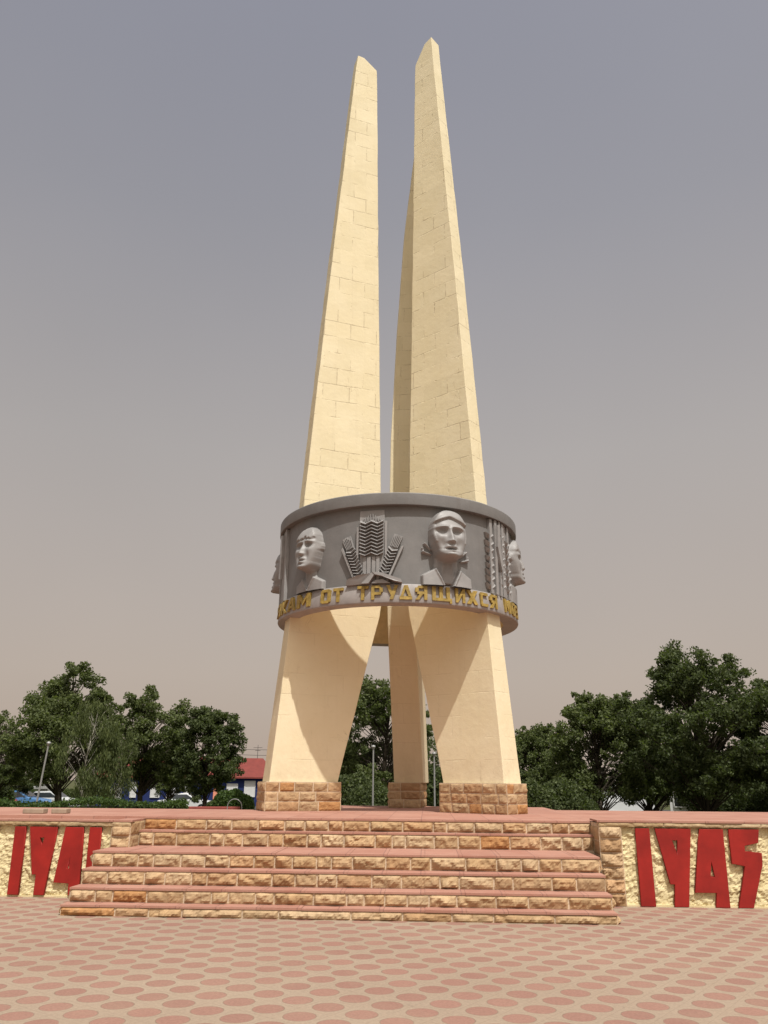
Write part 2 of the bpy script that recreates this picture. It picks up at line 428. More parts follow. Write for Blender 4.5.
def numeral(name, outline, hole, v_front, thick, parent):
    cu = bpy.data.curves.new(name, 'CURVE'); cu.dimensions = '2D'; cu.fill_mode = 'BOTH'
    cu.extrude = thick / 2 - .004; cu.bevel_depth = .004; cu.bevel_resolution = 1; cu.offset = -.003
    for pts in [outline] + ([hole] if hole else []):
        sp = cu.splines.new('POLY'); sp.points.add(len(pts) - 1)
        for p, (a, b) in zip(sp.points, pts): p.co = (a, b, 0, 1)
        sp.use_cyclic_u = True
    to = bpy.data.objects.new(name, cu); me = bpy.data.meshes.new_from_object(to); bpy.data.objects.remove(to)
    me.materials.clear(); me.materials.append(M['red'])
    o = link(name, me, parent); o.rotation_euler = (PI / 2, 0, 0); o.location = (0, v_front + thick / 2, 0)
    return o

def wall(name, label, u0, u1, top, pils, nums, z0):
    """stucco panel between pilasters, stone coping and pink slab; front plane of numerals v=-4.52"""
    w = thing(name, label, 'wall', (0, 0, 0), DEL)
    vp = -4.46
    # stucco sheet with real lumps
    mb = MB(); step = .02; r0, r1 = 0, top - .075
    nx, nz = int((u1 - u0) / step), int((r1 - r0) / step)
    vs = []
    for j in range(nz + 1):
        for i in range(nx + 1):
            u, z = u0 + (u1 - u0) * i / nx, r0 + (r1 - r0) * j / nz
            f = abs(noise.fractal(Vector((u * 7, z * 7, 3)), .7, 2.1, 4)) * 1.2 + .6 * abs(noise.noise(Vector((u * 17, z * 17, 9))))
            vs.append((u, vp - .002 - .032 * f, z))
    mb.add(vs, [(j * (nx + 1) + i, j * (nx + 1) + i + 1, (j + 1) * (nx + 1) + i + 1, (j + 1) * (nx + 1) + i) for j in range(nz) for i in range(nx)])
    mb.box(u0, u1, vp, -4.425, 0, top - .075)
    mb.box(u0, u1, -4.50, -4.465, -.02, .028)
    mb.build('stucco_panel', M['stucco'], w)
    full0, full1 = min(u0, *[p[0] for p in pils]), max(u1, *[p[1] for p in pils])
    for (a, b) in pils:
        mb = MB(); mb.box(a, b, -4.525, -4.423, 0, top - .075, MORT)
        zz = 0; k = 0; r = random.Random(int(a * 100))
        while zz < top - .12:
            hh = r.uniform(.15, .19)
            if top - .075 - zz - hh < .1: hh = top - .075 - zz
            blocks(mb, (a, -4.527, 0), X, -Y, b - a, zz, zz + hh, wr=(b - a, b - a + .1), seed=int(a * 100) + k)
            zz += hh; k += 1
        if a in (UL - .28, UR):               # the pilasters beside the stairs return inwards as cheeks
            ux, sx_ = (b, 1) if a < 0 else (a, -1)
            mb.box(a + .002, b - .002, -4.42, -3.905, 0, top - .04, MORT)
            for q in range(3):
                z0_, z1_ = .45 + q * .19, .45 + (q + 1) * .19
                if sx_ > 0: blocks(mb, (b - .001, -4.52, 0), Y, X, .60, z0_, z1_, wr=(.25, .4), seed=700 + q, bulge=.015)
                else: blocks(mb, (a + .001, -3.92, 0), -Y, -X, .60, z0_, z1_, wr=(.25, .4), seed=720 + q, bulge=.015)
        mb.build('pilaster', M['stone'], w)
    mb = MB()
    mb.box(full0, full1, -4.53, -4.425, top - .073, top - .024, (.46, .36, .23))
    blocks(mb, (full0, -4.532, 0), X, -Y, full1 - full0, top - .082, top - .024, wr=(.5, 1.2), seed=int(u0 * 10), bulge=.022,
           hues=[(.46, .36, .22), (.49, .40, .26), (.42, .31, .17)], gap=.006, step=.015)
    mb.build('coping', M['stone'], w)
    mb = MB(); x = full0 - .02; r = random.Random(5)
    while x < full1:
        e = min(x + .5, full1 + .02)
        mb.box(x + .001, e - .001, -4.548 + r.uniform(-.006, .006), -4.421, top - .022, top + r.uniform(0, .004)); x = e
    cx0, cx1 = (UL - .28, UL) if u0 < 0 else (UR, 3.3)
    mb.box(cx0 + .001, cx1 - .001, -4.420, -3.905, top - .022, top + .001)
    mb.build('coping_slab', M['slab'], w)
    wa, wb = (-11.2, full0) if u0 < 0 else (full1, 9.2)
    mb = MB(); mb.box(wa, wb, -4.48, -4.425, 0, top - .035); mb.build('wing_panel', M['stucco'], w)
    mb = MB(); mb.box(wa, wb - .0, -4.53, -4.425, top - .033, top - .001) if u0 < 0 else mb.box(wa + .021, wb, -4.53, -4.425, top - .033, top - .001)
    mb.build('coping_slab', M['slab'], w)
    # end and cheek faces
    for s_, a in ((-1, full0), (1, full1)):
        pass
    for o, h in nums: numeral('numeral', o, h, -4.53, .05, w)
    return w

NR = [([(3.49, 0.01), (3.69, 0.01), (3.69, 1.0), (3.5, 1.0)], None),
      ([(3.94, 0.01), (4.13, 0.01), (4.26, 1.0), (3.77, 1.0), (3.91, .29), (3.97, .29)], [(3.99, .85), (4.06, .85), (4.045, .66)]),
      ([(4.49, 0.01), (4.68, 0.01), (4.70, 1.0), (4.38, 1.0), (4.23, .19), (4.52, .19)], [(4.495, .59), (4.525, .39), (4.46, .39)]),
      ([(4.79, 0.01), (4.99, 0.01), (5.18, .55), (5.19, .70), (4.965, .72), (4.97, .79), (5.16, .83), (5.19, 1.0), (4.78, 1.0), (4.77, .56), (4.94, .53)], None)]
NL = [([(-5.38, .035), (-5.22, .035), (-5.24, .935), (-5.40, .935)], None),
      ([(-5.0, .035), (-4.85, .035), (-4.77, .935), (-5.18, .935), (-5.06, .30), (-5.0, .30)], [(-5.01, .79), (-4.945, .79), (-4.97, .68)]),
      ([(-4.50, .035), (-4.34, .035), (-4.385, .935), (-4.65, .935), (-4.73, .20), (-4.51, .19)], [(-4.53, .56), (-4.53, .38), (-4.56, .38)]),
      ([(-4.28, .035), (-4.11, .035), (-4.12, .935), (-4.29, .935)], None)]
wall('retaining_wall', 'cream stucco wall with red numerals 1941, left of the stairs', -5.64, -3.97, 1.035, [(-5.93, -5.64), (UL - .28, UL)], NL, .03)
wall('retaining_wall', 'cream stucco wall with red numerals 1945, right of the stairs', 3.3, 5.35, 1.10, [(UR, 3.3), (5.35, 5.66)], NR, 0)

KB = ((-5.28, -3.95, .34), (-4.92, -3.80, .25))
# small pale kerb blocks lying on the terrace, left
for (kx, ky, L) in KB:
    mb = MB(); mb.box(-L / 2, L / 2, -.09, .09, 0, .075)
    o = mb.build('kerb_block', M['kerb']); 
    o.location = (kx, ky, 1.065); o.rotation_euler.z = DEL
    bv = o.modifiers.new('b', 'BEVEL'); bv.width = .012; bv.segments = 2
    tag(o, 'longer pale concrete kerb block on the terrace, nearer the left photo edge' if L > .3 else 'shorter pale concrete kerb block on the terrace, right of its longer twin', 'kerb block', 'loose kerb blocks on the terrace')

# ------------------------------------------------------------------ monument
mon = thing('monument', 'tall cream three-bladed monument with a grey relief ring', 'monument', (0, 0, 0), 0)
KO = ([1.565, 5.3, 12.5, 20.05], [2.643, 2.31, 1.80, 1.20]); KI = ([1.565, 5.05, 12.5, 20.05], [1.328, .43, .57, .69]); KT = ([1.565, 5.5, 20.5], [.569, .427, .33])
PLT = 1.565
def blade(ang, peak=20.02, KT=KT, cap=(.22, 19.93), lean=((0, 0), (1, 0))):
    d = Vector((math.cos(ang), math.sin(ang), 0)); nrm = Vector((-d.y, d.x, 0)); mb = MB()
    zs = [PLT] + list(np.arange(2.0, 19.2, .4)) + [19.3]
    rows = []
    jr = random.Random(int(ang * 10))
    for z in zs:
        o, i, t = np.interp(z, *KO), np.interp(z, *KI), np.interp(z, *KT)
        j = lambda: jr.uniform(-.006, .006)
        rows.append([(i + j(), -t / 2 + j() * .5), (o + j(), -t / 2 + j() * .5), (o + j(), t / 2 + j() * .5), (i + j(), t / 2 + j() * .5)])
    V = [d * s + nrm * q + Z * z for z, r_ in zip(zs, rows) for s, q in r_]
    F = []; U = []
    for k in range(len(zs) - 1):
        for e in range(4):
            a, b_ = k * 4 + e, k * 4 + (e + 1) % 4
            F.append((a, b_, b_ + 4, a + 4))
            cc = (0, 1)[e % 2]
            def uvq(k2, e2): return (rows[k2][e2][cc] + (0, 3.3, 7.1, 11.7)[e], zs[k2])
            U.append([uvq(k, e), uvq(k, (e + 1) % 4), uvq(k + 1, (e + 1) % 4), uvq(k + 1, e)])
    # chiselled tip: high at the outer edge, sloping down to the inner edge
    b0 = (len(zs) - 1) * 4; L = len(V); pk = peak - 20.02
    o, i = 1.215, .69; t = .165
    V += [d * i + nrm * -t + Z * 19.42, d * (o - cap[0]) + nrm * -t + Z * (cap[1] + pk), d * o + nrm * -t + Z * (20.02 + pk),
          d * o + nrm * t + Z * (20.02 + pk), d * (o - cap[0]) + nrm * t + Z * (cap[1] + pk), d * i + nrm * t + Z * 19.42]
    F += [(b0, b0 + 1, L + 2, L + 1, L), (b0 + 1, b0 + 2, L + 3, L + 2), (b0 + 2, b0 + 3, L + 5, L + 4, L + 3), (b0 + 3, b0, L, L + 5),
          (L, L + 1, L + 4, L + 5), (L + 1, L + 2, L + 3, L + 4)]
    def fu(f, cc): return [((V[q].dot(d), V[q].dot(nrm))[cc], V[q].z) for q in f]
    U += [fu(F[-6], 0), fu(F[-5], 1), fu(F[-4], 0), fu(F[-3], 1), fu(F[-2], 1), fu(F[-1], 1)]
    F.append((3, 2, 1, 0)); U.append([(0, 0)] * 4)
    lz, lx = zip(*lean); V = [v + X * float(np.interp(v.z, lz, lx)) for v in V]
    mb.add(V, F, uvs=U)
    b = mb.build('pylon', M['plaster'], mon)
    bv = b.modifiers.new('b', 'BEVEL'); bv.width = .012; bv.segments = 2; bv.limit_method = 'ANGLE'; bv.angle_limit = math.radians(40)
    # stone plinth
    mb = MB(); s0, s1, t = 1.27, 2.72, .569 / 2 + .055; z0 = 1.063
    P = d * 0
    vs = [d * s + nrm * q + Z * z for z in (z0, PLT + .012) for s, q in ((s0, -t), (s1, -t), (s1, t), (s0, t))]
    mb.add(vs, [(0, 3, 2, 1), (4, 5, 6, 7), (0, 1, 5, 4), (1, 2, 6, 5), (2, 3, 7, 6), (3, 0, 4, 7)], MORT)
    hh = (PLT + .008 - z0) / 3; sd = int(ang * 100)
    for k in range(3):
        za, zb = z0 + hh * k, z0 + hh * (k + 1)
        for q, (c0, A, N, Lh) in enumerate(((d * s0 - nrm * (t + .001), d, -nrm, s1 - s0), (d * s1 + nrm * (t + .001), -d, nrm, s1 - s0),
                             (d * (s1 + .001) - nrm * t, nrm, d, 2 * t), (d * (s0 - .001) + nrm * t, -nrm, -d, 2 * t))):
            blocks(mb, c0, A, N, Lh, za, zb, wr=(.22, .42), seed=sd + k * 7 + q * 31, bulge=.022,
                   hues=[(.38, .24, .13), (.42, .28, .155), (.36, .205, .105), (.44, .31, .185), (.39, .255, .14)])
    mb.build('plinth', M['stone'], b)
    return b
blade(math.radians(210), 19.74, cap=(.17, 20.0)); blade(math.radians(330)); blade(math.radians(92), 20.02, KT=([1.565, 5.5, 8.5, 20.5], [.63, .60, .45, .33]), lean=((1.5, .09), (5, .02), (9, -.02), (12, .10), (15, .27), (17.5, .52), (20, .80)))

# ring (frieze)
RP, RO, RI, RR = 2.43, 2.49, 2.20, 2.545
Z0, ZB, ZR, ZT = 4.665, 5.02, 6.535, 6.775
NS = 160
mb = MB(); mb.lathe([(RP, ZB - .02), (RP, ZR + .02)], NS)
ring = mb.build('relief_ring', M['grey'], mon, smooth=True)
mb = MB(); mb.lathe([(RI, ZT - .102), (RI, Z0 + .01)], NS); mb.build('inner_lining', simple('cream_lining', (.70, .55, .31), .85, .2), ring, smooth=True)
def ringsec(name, prof, mat):
    mb = MB(); mb.lathe(prof, NS, close=True); o = mb.build(name, mat, ring)
    for p in o.data.polygons: p.use_smooth = True
    o.data.set_sharp_from_angle(angle=math.radians(35))
    return o
ringsec('rim', [(RR - .005, ZR), (RR, ZR + .02), (RR, ZT - .02), (RR - .015, ZT), (2.0, ZT), (2.0, ZT - .10), (RI - .002, ZT - .10), (RP + .002, ZT - .10), (RP + .002, ZR)], M['grey'])  # unseen inward flange at the top, added to widen the ring's cast shadow
ringsec('inscription_band', [(RO - .03, ZB), (RO - .02, ZB - .02), (RO + .02, Z0 + .02), (RO + .01, Z0), (RI - .006, Z0), (RI - .006, Z0 + .012), (RP + .003, Z0 + .02), (RP + .003, ZB)], M['band'])

def cyl(phi, R_, z):             # phi measured from the front (-y) towards +x
    return (R_ * math.sin(phi), -R_ * math.cos(phi), z)
def relief(name, phi0, z0, hf, x0, x1, za, zb, step=.0095, mat='relief', par=None):
    nx, nz = int((x1 - x0) / step), int((zb - za) / step)
    H = np.full((nz + 1, nx + 1), -.03); 
    for j in range(nz + 1):
        for i in range(nx + 1):
            H[j, i] = max(-.03, hf(x0 + (x1 - x0) * i / nx, za + (zb - za) * j / nz))
    for _ in range(3):                        # soften the cut edge as a cast would be
        Q = np.pad(H, 1, mode='edge'); H = .36 * Q[1:-1, 1:-1] + .11 * (Q[:-2, 1:-1] + Q[2:, 1:-1] + Q[1:-1, :-2] + Q[1:-1, 2:]) + .05 * (Q[:-2, :-2] + Q[2:, 2:] + Q[:-2, 2:] + Q[2:, :-2])
    vs = []
    for j in range(nz + 1):
        for i in range(nx + 1):
            x, z = x0 + (x1 - x0) * i / nx, za + (zb - za) * j / nz
            vs.append(cyl(phi0 + x / RP, RP + H[j, i], z0 + z))
    fs = []
    for j in range(nz):
        for i in range(nx):
            if max(H[j, i], H[j + 1, i], H[j, i + 1], H[j + 1, i + 1]) > -.02:
                fs.append((j * (nx + 1) + i, j * (nx + 1) + i + 1, (j + 1) * (nx + 1) + i + 1, (j + 1) * (nx + 1) + i))
    used = sorted({i for f in fs for i in f}); mp = {o: k for k, o in enumerate(used)}
    mb = MB(); mb.add([vs[i] for i in used], [[mp[i] for i in f] for f in fs])
    o = mb.build(name, M[mat], par or ring, smooth=True)
    return o
def G(v, w): return math.exp(-(v / w) ** 2)
def face(x, z, kind):
    """height of a relief face above the ring wall; x right, z up, metres; chin at -.47, crown at +.48"""
    # half width of head
    if z > -.05: w = .345
    elif z > -.33: w = .345 - (.345 - .255) * ((-.05 - z) / .28) ** 1.5
    else: w = max(.0, .255 * (max(0, 1 - ((-.33 - z) / .155) ** 2.3)) ** .5)
    f = -1; x0_ = x
    if w > 0 and abs(x) < w and z < .485:
        top = max(0, 1 - (max(0, z) / .49) ** 2.3) ** .5
        lat = max(0, 1 - (abs(x) / w) ** 2.6) ** .5
        f = .05 + .25 * lat * (.25 + .75 * top) * (1 - .22 * max(0, -z / .47))
        if z > 0 and (x / w) ** 2 + (z / .485) ** 2 > 1: f = -1
    if f > 0:
        fl = G(x, .30) 
        f += .05 - .24 * z                                                                     # the heads look up and out
        hair = (z > (.29 - .42 * abs(x + .03))) if kind == 'scarf' else (z > .185 + .02 * math.sin(x * 55) + .018 * math.sin(x * 23 + 1) - .3 * x * x)
        if hair:
            f += .065 if kind == 'scarf' else .055 + .010 * math.sin(x * 95 + 6 * math.sin(z * 9))
            if kind == 'scarf': f += .006 * math.sin((z - .3) * 60 + x * x * 90) 
        if kind == 'scarf' and abs(x) > w - .05 - .05 * max(0, z) and z > -.2: f += .03
        if kind != 'scarf' and abs(x) > w - .035 and z > -.02 and not hair: f += .0
        if kind == 'scarf': x = x + .035
        ax = abs(x)
        zo = .022 if kind == 'scarf' else 0
        if not hair:
            f += .060 * G(z - .100 + zo + .10 * (ax - .14), .030) * G(ax - .14, .13)         # brows
            f -= .135 * G(ax - .122, .080) * G(z - .015 + zo, .052)                            # sockets
            f += .070 * G(ax - .130, .044) * G(z - .010 + zo, .026)                            # eyeballs
            f += .026 * G(ax - .135, .070) * G(z - .042 + zo, .009) - .024 * G(ax - .135, .05) * G(z + .022 + zo, .008)
            f += .016 * G(ax - .135, .060) * G(z + .042 + zo, .010)
            f -= .018 * G(x, .03) * G(z - .09, .03)
        zn = z + (.028 if kind == 'scarf' else 0)
        if -.205 < zn < .10:
            k = (.10 - zn) / .305; nh = .03 + .095 * k ** 1.2; ww = .028 + .022 * k
            cut = min(1, (zn + .205) / .028)
            f += nh * math.exp(-abs(x / ww) ** 2.2) * cut
            f += .035 * G(ax - .052, .022) * G(zn + .172, .028) * cut
        f += .022 * G(ax - .19, .07) * G(zn + .09, .07)                                        # cheekbones
        f -= .034 * G(ax - .135, .04) * G(zn + .23, .09)                                       # cheek hollow
        f += .030 * G(x, .11) * G(zn + .30, .06)                                               # muzzle
        f += .030 * G(x, .075) * G(zn + .268 + .2 * x * x, .015) + .065 * G(x, .065) * G(zn + .345, .021)
        f -= (.15 if kind == 'scarf' else .10) * G(x, .080) * G(zn + .306, .011 if kind != 'scarf' else .020)
        f -= .035 * G(x, .07) * G(z + .392, .016)
        f -= .022 * G(ax - .105 + .35 * (zn + .22), .016) * G(zn + .24, .06)                    # folds from nose to mouth
        f += .075 * G(x, .10) * G(z + .43, .045)                                               # chin
    return f
def bust(kind, sc=1.0):
    def hf(x, z):
        return hf0(x / sc, z / sc) * sc * ({'scarf': 1.0, 'boy': .95, 'manl': .85}.get(kind, .62))
    def hf0(x, z):
        h = face(x - (.065 if kind == 'boy' and abs(x) < .3 else 0) * G(x, .22), z / 1.11 if z < 0 else z, kind)
        # neck
        if -.99 < z < -.25:
            nw = (.25 if kind == 'scarf' else .18) + .05 * max(0, (-.55 - z) / .4) ** 1.5
            if abs(x) < nw:
                h = max(h, .01 + .06 * (1 - (x / nw) ** 2) ** .5 + .02 * G(abs(x) - .09 + (z + .6) * .12, .03))
        # shoulders / collar
        if kind == 'scarf':
            zt = -.68 - .62 * max(0, abs(x) - .22) ** 1.1 
            if z < zt and abs(x) < .50 and z < -.66:
                v = (-.66 - z)
                vx = .09 + (z + .99) * .50
                if abs(x) > vx: h = max(h, .13 + .10 * (-.68 - z) - .12 * max(0, abs(x) - .25) + (.04 if abs(x) < vx + .035 else 0))
            # knot ends of the kerchief, one each side
            for s, zc in ((-1, -.33), (1, -.42)):
                a = s * x - .375; b_ = z - zc
                for (ca, cb, rot, la, wa) in ((.0, .07, .75, .10, .022), (.02, -.06, .25, .10, .022), (.09, .0, 1.4, .05, .018)):
                    da, db = a - ca, b_ - cb; q = da * math.cos(rot) + db * math.sin(rot); p = -da * math.sin(rot) + db * math.cos(rot)
                    if abs(q) < la and abs(p) < wa: h = max(h, .07 + .03 * (q / la))
        elif kind == 'boy':
            if z < -.62 - .5 * max(0, abs(x) - .1) and abs(x) < .43:
                if abs(x) > (z + .93) * .62: h = max(h, .12 - .08 * max(0, abs(x) - .2) + (.035 if abs(abs(x) - (z + .93) * .62 - .02) < .025 else 0))
            ea, eb = abs(x) - .365, z - .0
            ea = abs(x) - .335; e = (ea / .05) ** 2 + (eb / .10) ** 2
            if e < 1: h = max(h, .08 + .05 * (1 - e) ** .5 - .025 * G(e, .35))
        else:
            if z < -.62 and abs(x) < .5: h = max(h, .14 - .1 * max(0, abs(x) - .2))
            ea, eb = abs(x) - .36, z - .0
            e = (ea / .045) ** 2 + (eb / .09) ** 2
            if e < 1: h = max(h, .06 + .05 * (1 - e) ** .5)
        return h
    return hf
D2 = math.radians
relief('relief_head', D2(30.4), 6.0, bust('scarf', .97), -.56, .56, -1.0, .52)['label'] = 'relief of a woman in a headscarf with knotted ends'
relief('relief_head', D2(-34.2), 5.86, bust('boy', .87), -.42, .42, -.84, .46)['label'] = 'relief of a boy with a short fringe'
relief('relief_head', D2(87), 5.98, bust('man', .94), -.52, .52, -.96, .52, .013)['label'] = 'relief of a man at the right edge of the ring'
relief('relief_head', D2(-88), 5.94, bust('manl', .9), -.52, .52, -.90, .52, .013)['label'] = 'relief of a man at the left edge of the ring'

def slab_poly(mb, phi0, z0, pts, h0, h1):
    """flat relief piece: polygon in (x,z) raised from h0 to h1 (h1 may be a function)"""
    n_ = len(pts); hh = h1 if callable(h1) else (lambda x, z: h1)
    top = [cyl(phi0 + x / RP, RP + hh(x, z), z0 + z) for x, z in pts]; bot = [cyl(phi0 + x / RP, RP + h0, z0 + z) for x, z in pts]
    mb.add(top + bot, [tuple(range(n_))] + [(i, n_ + i, n_ + (i + 1) % n_, (i + 1) % n_) for i in range(n_)])
def grain(mb, phi0, z0, x, z, a, L=.052, w=.017, h=.05):
    L *= 1.15; w *= 1.2; h += .02
    c, s = math.cos(a), math.sin(a)
    P = lambda q, p, hh: cyl(phi0 + (x + q * c - p * s) / RP, RP + hh, z0 + z + q * s + p * c)
    vs = [P(-L, 0, h * .3), P(0, -w, h * .35), P(L, 0, h * .6), P(0, w, h * .35), P(.25 * L, 0, h + .022), P(-L, 0, -.01), P(0, -w, -.01), P(L, 0, -.01), P(0, w, -.01)]
    mb.add(vs, [(0, 1, 4), (1, 2, 4), (2, 3, 4), (3, 0, 4), (5, 6, 1, 0), (6, 7, 2, 1), (7, 8, 3, 2), (8, 5, 0, 3)])
def chevron(mb, ph, z0, pts, down, h0=.025, h1=.095):
    """one zigzag row of grain: each strip slopes outwards, then drops back under"""
    dx, dz = down
    P = lambda x, z, h: cyl(ph + x / RP, RP + h, z0 + z)
    for (xa, za), (xb, zb) in zip(pts, pts[1:]):
        vs = [P(xa, za, h0), P(xb, zb, h0), P(xb + dx, zb + dz, h1), P(xa + dx, za + dz, h1), P(xb + dx * 1.1, zb + dz * 1.1, 0), P(xa + dx * 1.1, za + dz * 1.1, 0), P(xa, za, 0), P(xb, zb, 0)]
        mb.add(vs, [(3, 2, 1, 0), (5, 4, 2, 3), (0, 6, 5, 3), (1, 2, 4, 7)])
def wheat(phi, z0, sx_=.93, sz_=.945):
    mb = MB(); ph = D2(phi)
    # stalk bundle behind
    for x0, x1, zt, h in ((-.31, -.265, 1.18, .05), (.265, .31, 1.28, .05), (-.17, -.10, .55, .045), (-.085, -.01, .55, .06), (.01, .085, .55, .045), (.10, .165, .55, .06)):
        slab_poly(mb, ph, z0, [(x0, 0), (x1, 0), (x1, zt), (x0, zt)], -.01, h)
    slab_poly(mb, ph, z0, [(-.20, .0), (.20, .0), (.27, 1.0), (.25, 1.52), (-.25, 1.52), (-.27, 1.0)], -.01, .024)
    for k in range(10):
        z = .62 + k * .072
        chevron(mb, ph, z0, [(-.235, z + .05), (-.12, z), (0, z + .055), (.12, z), (.235, z + .05)], (0, -.052))
    for i in range(8):
        x = -.22 + .44 * i / 7
        slab_poly(mb, ph, z0, [(x * .85 - .008, 1.28), (x * .85 + .008, 1.28), (x * .75 + .006, 1.45 - abs(x) * .5), (x * .75 - .006, 1.45 - abs(x) * .5)], -.01, .05)
    # two side ears leaning outwards
    for s, top in ((-1, 1.10), (1, 1.12)):
        L = Vector((s * .38, 1.0)).normalized(); N_ = Vector((L.y, -L.x)); o = Vector((s * .20, .10))
        def q(a, b_): v = o + L * a + N_ * b_; return (v.x, v.y)
        slab_poly(mb, ph, z0, [q(0, -.05), q(0, .05), q(.95, .09), q(.95, -.09)], -.01, .03)
        b0 = s * .125
        slab_poly(mb, ph, z0, [q(.0, b0 - .02), q(0, b0 + .02), q(.78, b0 + .02 + s * .03), q(.74, b0 - .02 + s * .03)], -.01, .075)
        for k in range(9):
            v = o + L * (.10 + k * .066); e1 = v - N_ * .095 + L * .05; e2 = v + N_ * .095 + L * .045
            chevron(mb, ph, z0, [(e1.x, e1.y), (v.x, v.y), (e2.x, e2.y)], tuple(L * -.048), .04, .10)
        for i in range(6):
            b_ = -.075 + .15 * i / 5
            slab_poly(mb, ph, z0, [q(.68, b_ * .9 - .007), q(.68, b_ * .9 + .007), q(.96 - abs(b_), b_ * 1.1 + .007), q(.96 - abs(b_), b_ * 1.1 - .007)], -.01, .065)
    # folded leaves at the foot
    slab_poly(mb, ph, z0, [(-.50, -.01), (-.46, .10), (-.22, .17), (.0, .19), (-.06, .0)], -.01, lambda x, z: .10 + z * .3)
    slab_poly(mb, ph, z0, [(-.16, -.01), (.05, .215), (.11, .20), (-.02, -.01)], -.01, .17)
    slab_poly(mb, ph, z0, [(.05, .216), (.24, .19), (.58, .06), (.60, .0), (.46, .03), (.22, .13), (.10, .16)], -.01, .18)
    slab_poly(mb, ph, z0, [(.02, .0), (.10, .06), (.24, .075), (.38, .0)], -.01, .12)
    # fit to the panel: squeeze about the panel centre line
    V = []
    for x, y, z in mb.v:
        a = math.atan2(x, -y); r_ = math.hypot(x, y); a = ph + (a - ph) * sx_; V.append((r_ * math.sin(a), -r_ * math.cos(a), z0 + (z - z0) * sz_))
    mb.v = V
    o = mb.build('wheat_relief', M['relief'], ring)
    return o
wheat(-2.6, 5.02)
def sheaf(phi, mirror=1, rows=8):
    mb = MB(); ph = D2(phi); r = random.Random(int(phi))
    for k in range(6):
        x = (-.36 + k * .14) * mirror; w = r.uniform(.03, .06)
        slab_poly(mb, ph, ZB, [(x - w, 0), (x + w, 0), (x + w * .9, 1.5), (x - w * .9, 1.5)], -.01, r.uniform(.03, .08))
    for x in (-.40, .0, .30):
        for k in range(rows):
            z = .14 + k * .142 + (.07 if x == 0 else 0) + r.uniform(-.02, .02); q = r.uniform(.8, 1.15)
            grain(mb, ph, ZB, mirror * x - .05, z, D2(135), .085 * q, .036, .06); grain(mb, ph, ZB, mirror * x + .05, z, D2(45), .085 * q, .036, .06)
    slab_poly(mb, ph, ZB, [(-.22 * mirror - .02, .95), (-.12 * mirror, .5), (-.08 * mirror, .52), (-.17 * mirror, 1.4), (-.22 * mirror, 1.4)][::mirror], -.01, .13)
    mb.build('wheat_relief', M['relief'], ring)
sheaf(64.5); sheaf(-67, -1, 0)
for ph in (150, -150): wheat(ph, 5.02)

# inscription: block letters cut from strokes on a unit grid (x 0..1, y 0..1)
W = .21
def T_(*s): return s
LET = {
 'Т': [((0, .80), (1, .80), (1, 1), (0, 1)), ((.36, 0), (.64, 0), (.64, .8), (.36, .8))],
 'Р': [((0, 0), (.27, 0), (.27, 1), (0, 1)), ((.27, .82), (.85, .82), (.75, 1), (.27, 1)), ((.27, .34), (.85, .34), (.85, .52), (.27, .52)), ((.72, .52), (1, .52), (1, .82), (.72, .82))],
 'У': [((0, 1), (.3, 1), (.62, .45), (.40, .30)), ((.72, 1), (1, 1), (.60, 0), (.30, 0))],
 'Д': [((.0, 0), (1, 0), (1, .22), (0, .22)), ((.08, .22), (.30, .22), (.55, 1), (.36, 1)), ((.36, 1), (.66, 1), (.94, .22), (.70, .22))],
 'Я': [((.73, 0), (1, 0), (1, 1), (.73, 1)), ((.15, .82), (.73, .82), (.73, 1), (.25, 1)), ((.15, .40), (.73, .40), (.73, .58), (.15, .58)), ((0, .55), (.28, .55), (.28, .85), (0, .85)), ((0, 0), (.30, 0), (.62, .40), (.36, .40))],
 'Щ': [((0, 0), (.18, 0), (.18, 1), (0, 1)), ((.36, .2), (.54, .2), (.54, 1), (.36, 1)), ((.72, .2), (.90, .2), (.90, 1), (.72, 1)), ((.18, 0), (1, 0), (1, .2), (.18, .2)), ((.88, -.14), (1, -.14), (1, 0), (.88, 0))],
 'И': [((0, 0), (.28, 0), (.28, 1), (0, 1)), ((.72, 0), (1, 0), (1, 1), (.72, 1)), ((.28, .05), (.28, .38), (.72, .95), (.72, .62))],
 'Х': [((0, 0), (.32, 0), (1, 1), (.68, 1)), ((0, 1), (.32, 1), (1, 0), (.68, 0))],
 'С': [((0, .1), (.28, .1), (.28, .9), (0, .9)), ((.05, .8), (1, .8), (.95, 1), (.1, 1)), ((.1, 0), (.95, 0), (1, .2), (.05, .2))],
 'М': [((0, 0), (.24, 0), (.24, 1), (0, 1)), ((.76, 0), (1, 0), (1, 1), (.76, 1)), ((.24, 1), (.5, .45), (.5, .15), (.24, .62)), ((.76, 1), (.76, .62), (.5, .15), (.5, .45))],
 'О': [((0, .08), (.28, .08), (.28, .92), (0, .92)), ((.72, .08), (1, .08), (1, .92), (.72, .92)), ((.1, .8), (.9, .8), (.85, 1), (.15, 1)), ((.15, 0), (.85, 0), (.9, .2), (.1, .2))],
 'А': [((0, 0), (.28, 0), (.56, 1), (.36, 1)), ((.72, 0), (1, 0), (.66, 1), (.44, 1)), ((.2, .2), (.8, .2), (.74, .38), (.26, .38))],
 'К': [((0, 0), (.28, 0), (.28, 1), (0, 1)), ((.28, .42), (.68, 1), (1, 1), (.45, .30)), ((.40, .56), (1, 0), (.68, 0), (.28, .42))],
 'З': [((.72, .1), (1, .1), (1, .9), (.72, .9)), ((.05, .8), (.9, .8), (.85, 1), (.1, 1)), ((.1, 0), (.85, 0), (.9, .2), (.05, .2)), ((.3, .42), (.75, .42), (.75, .58), (.3, .58))],
}
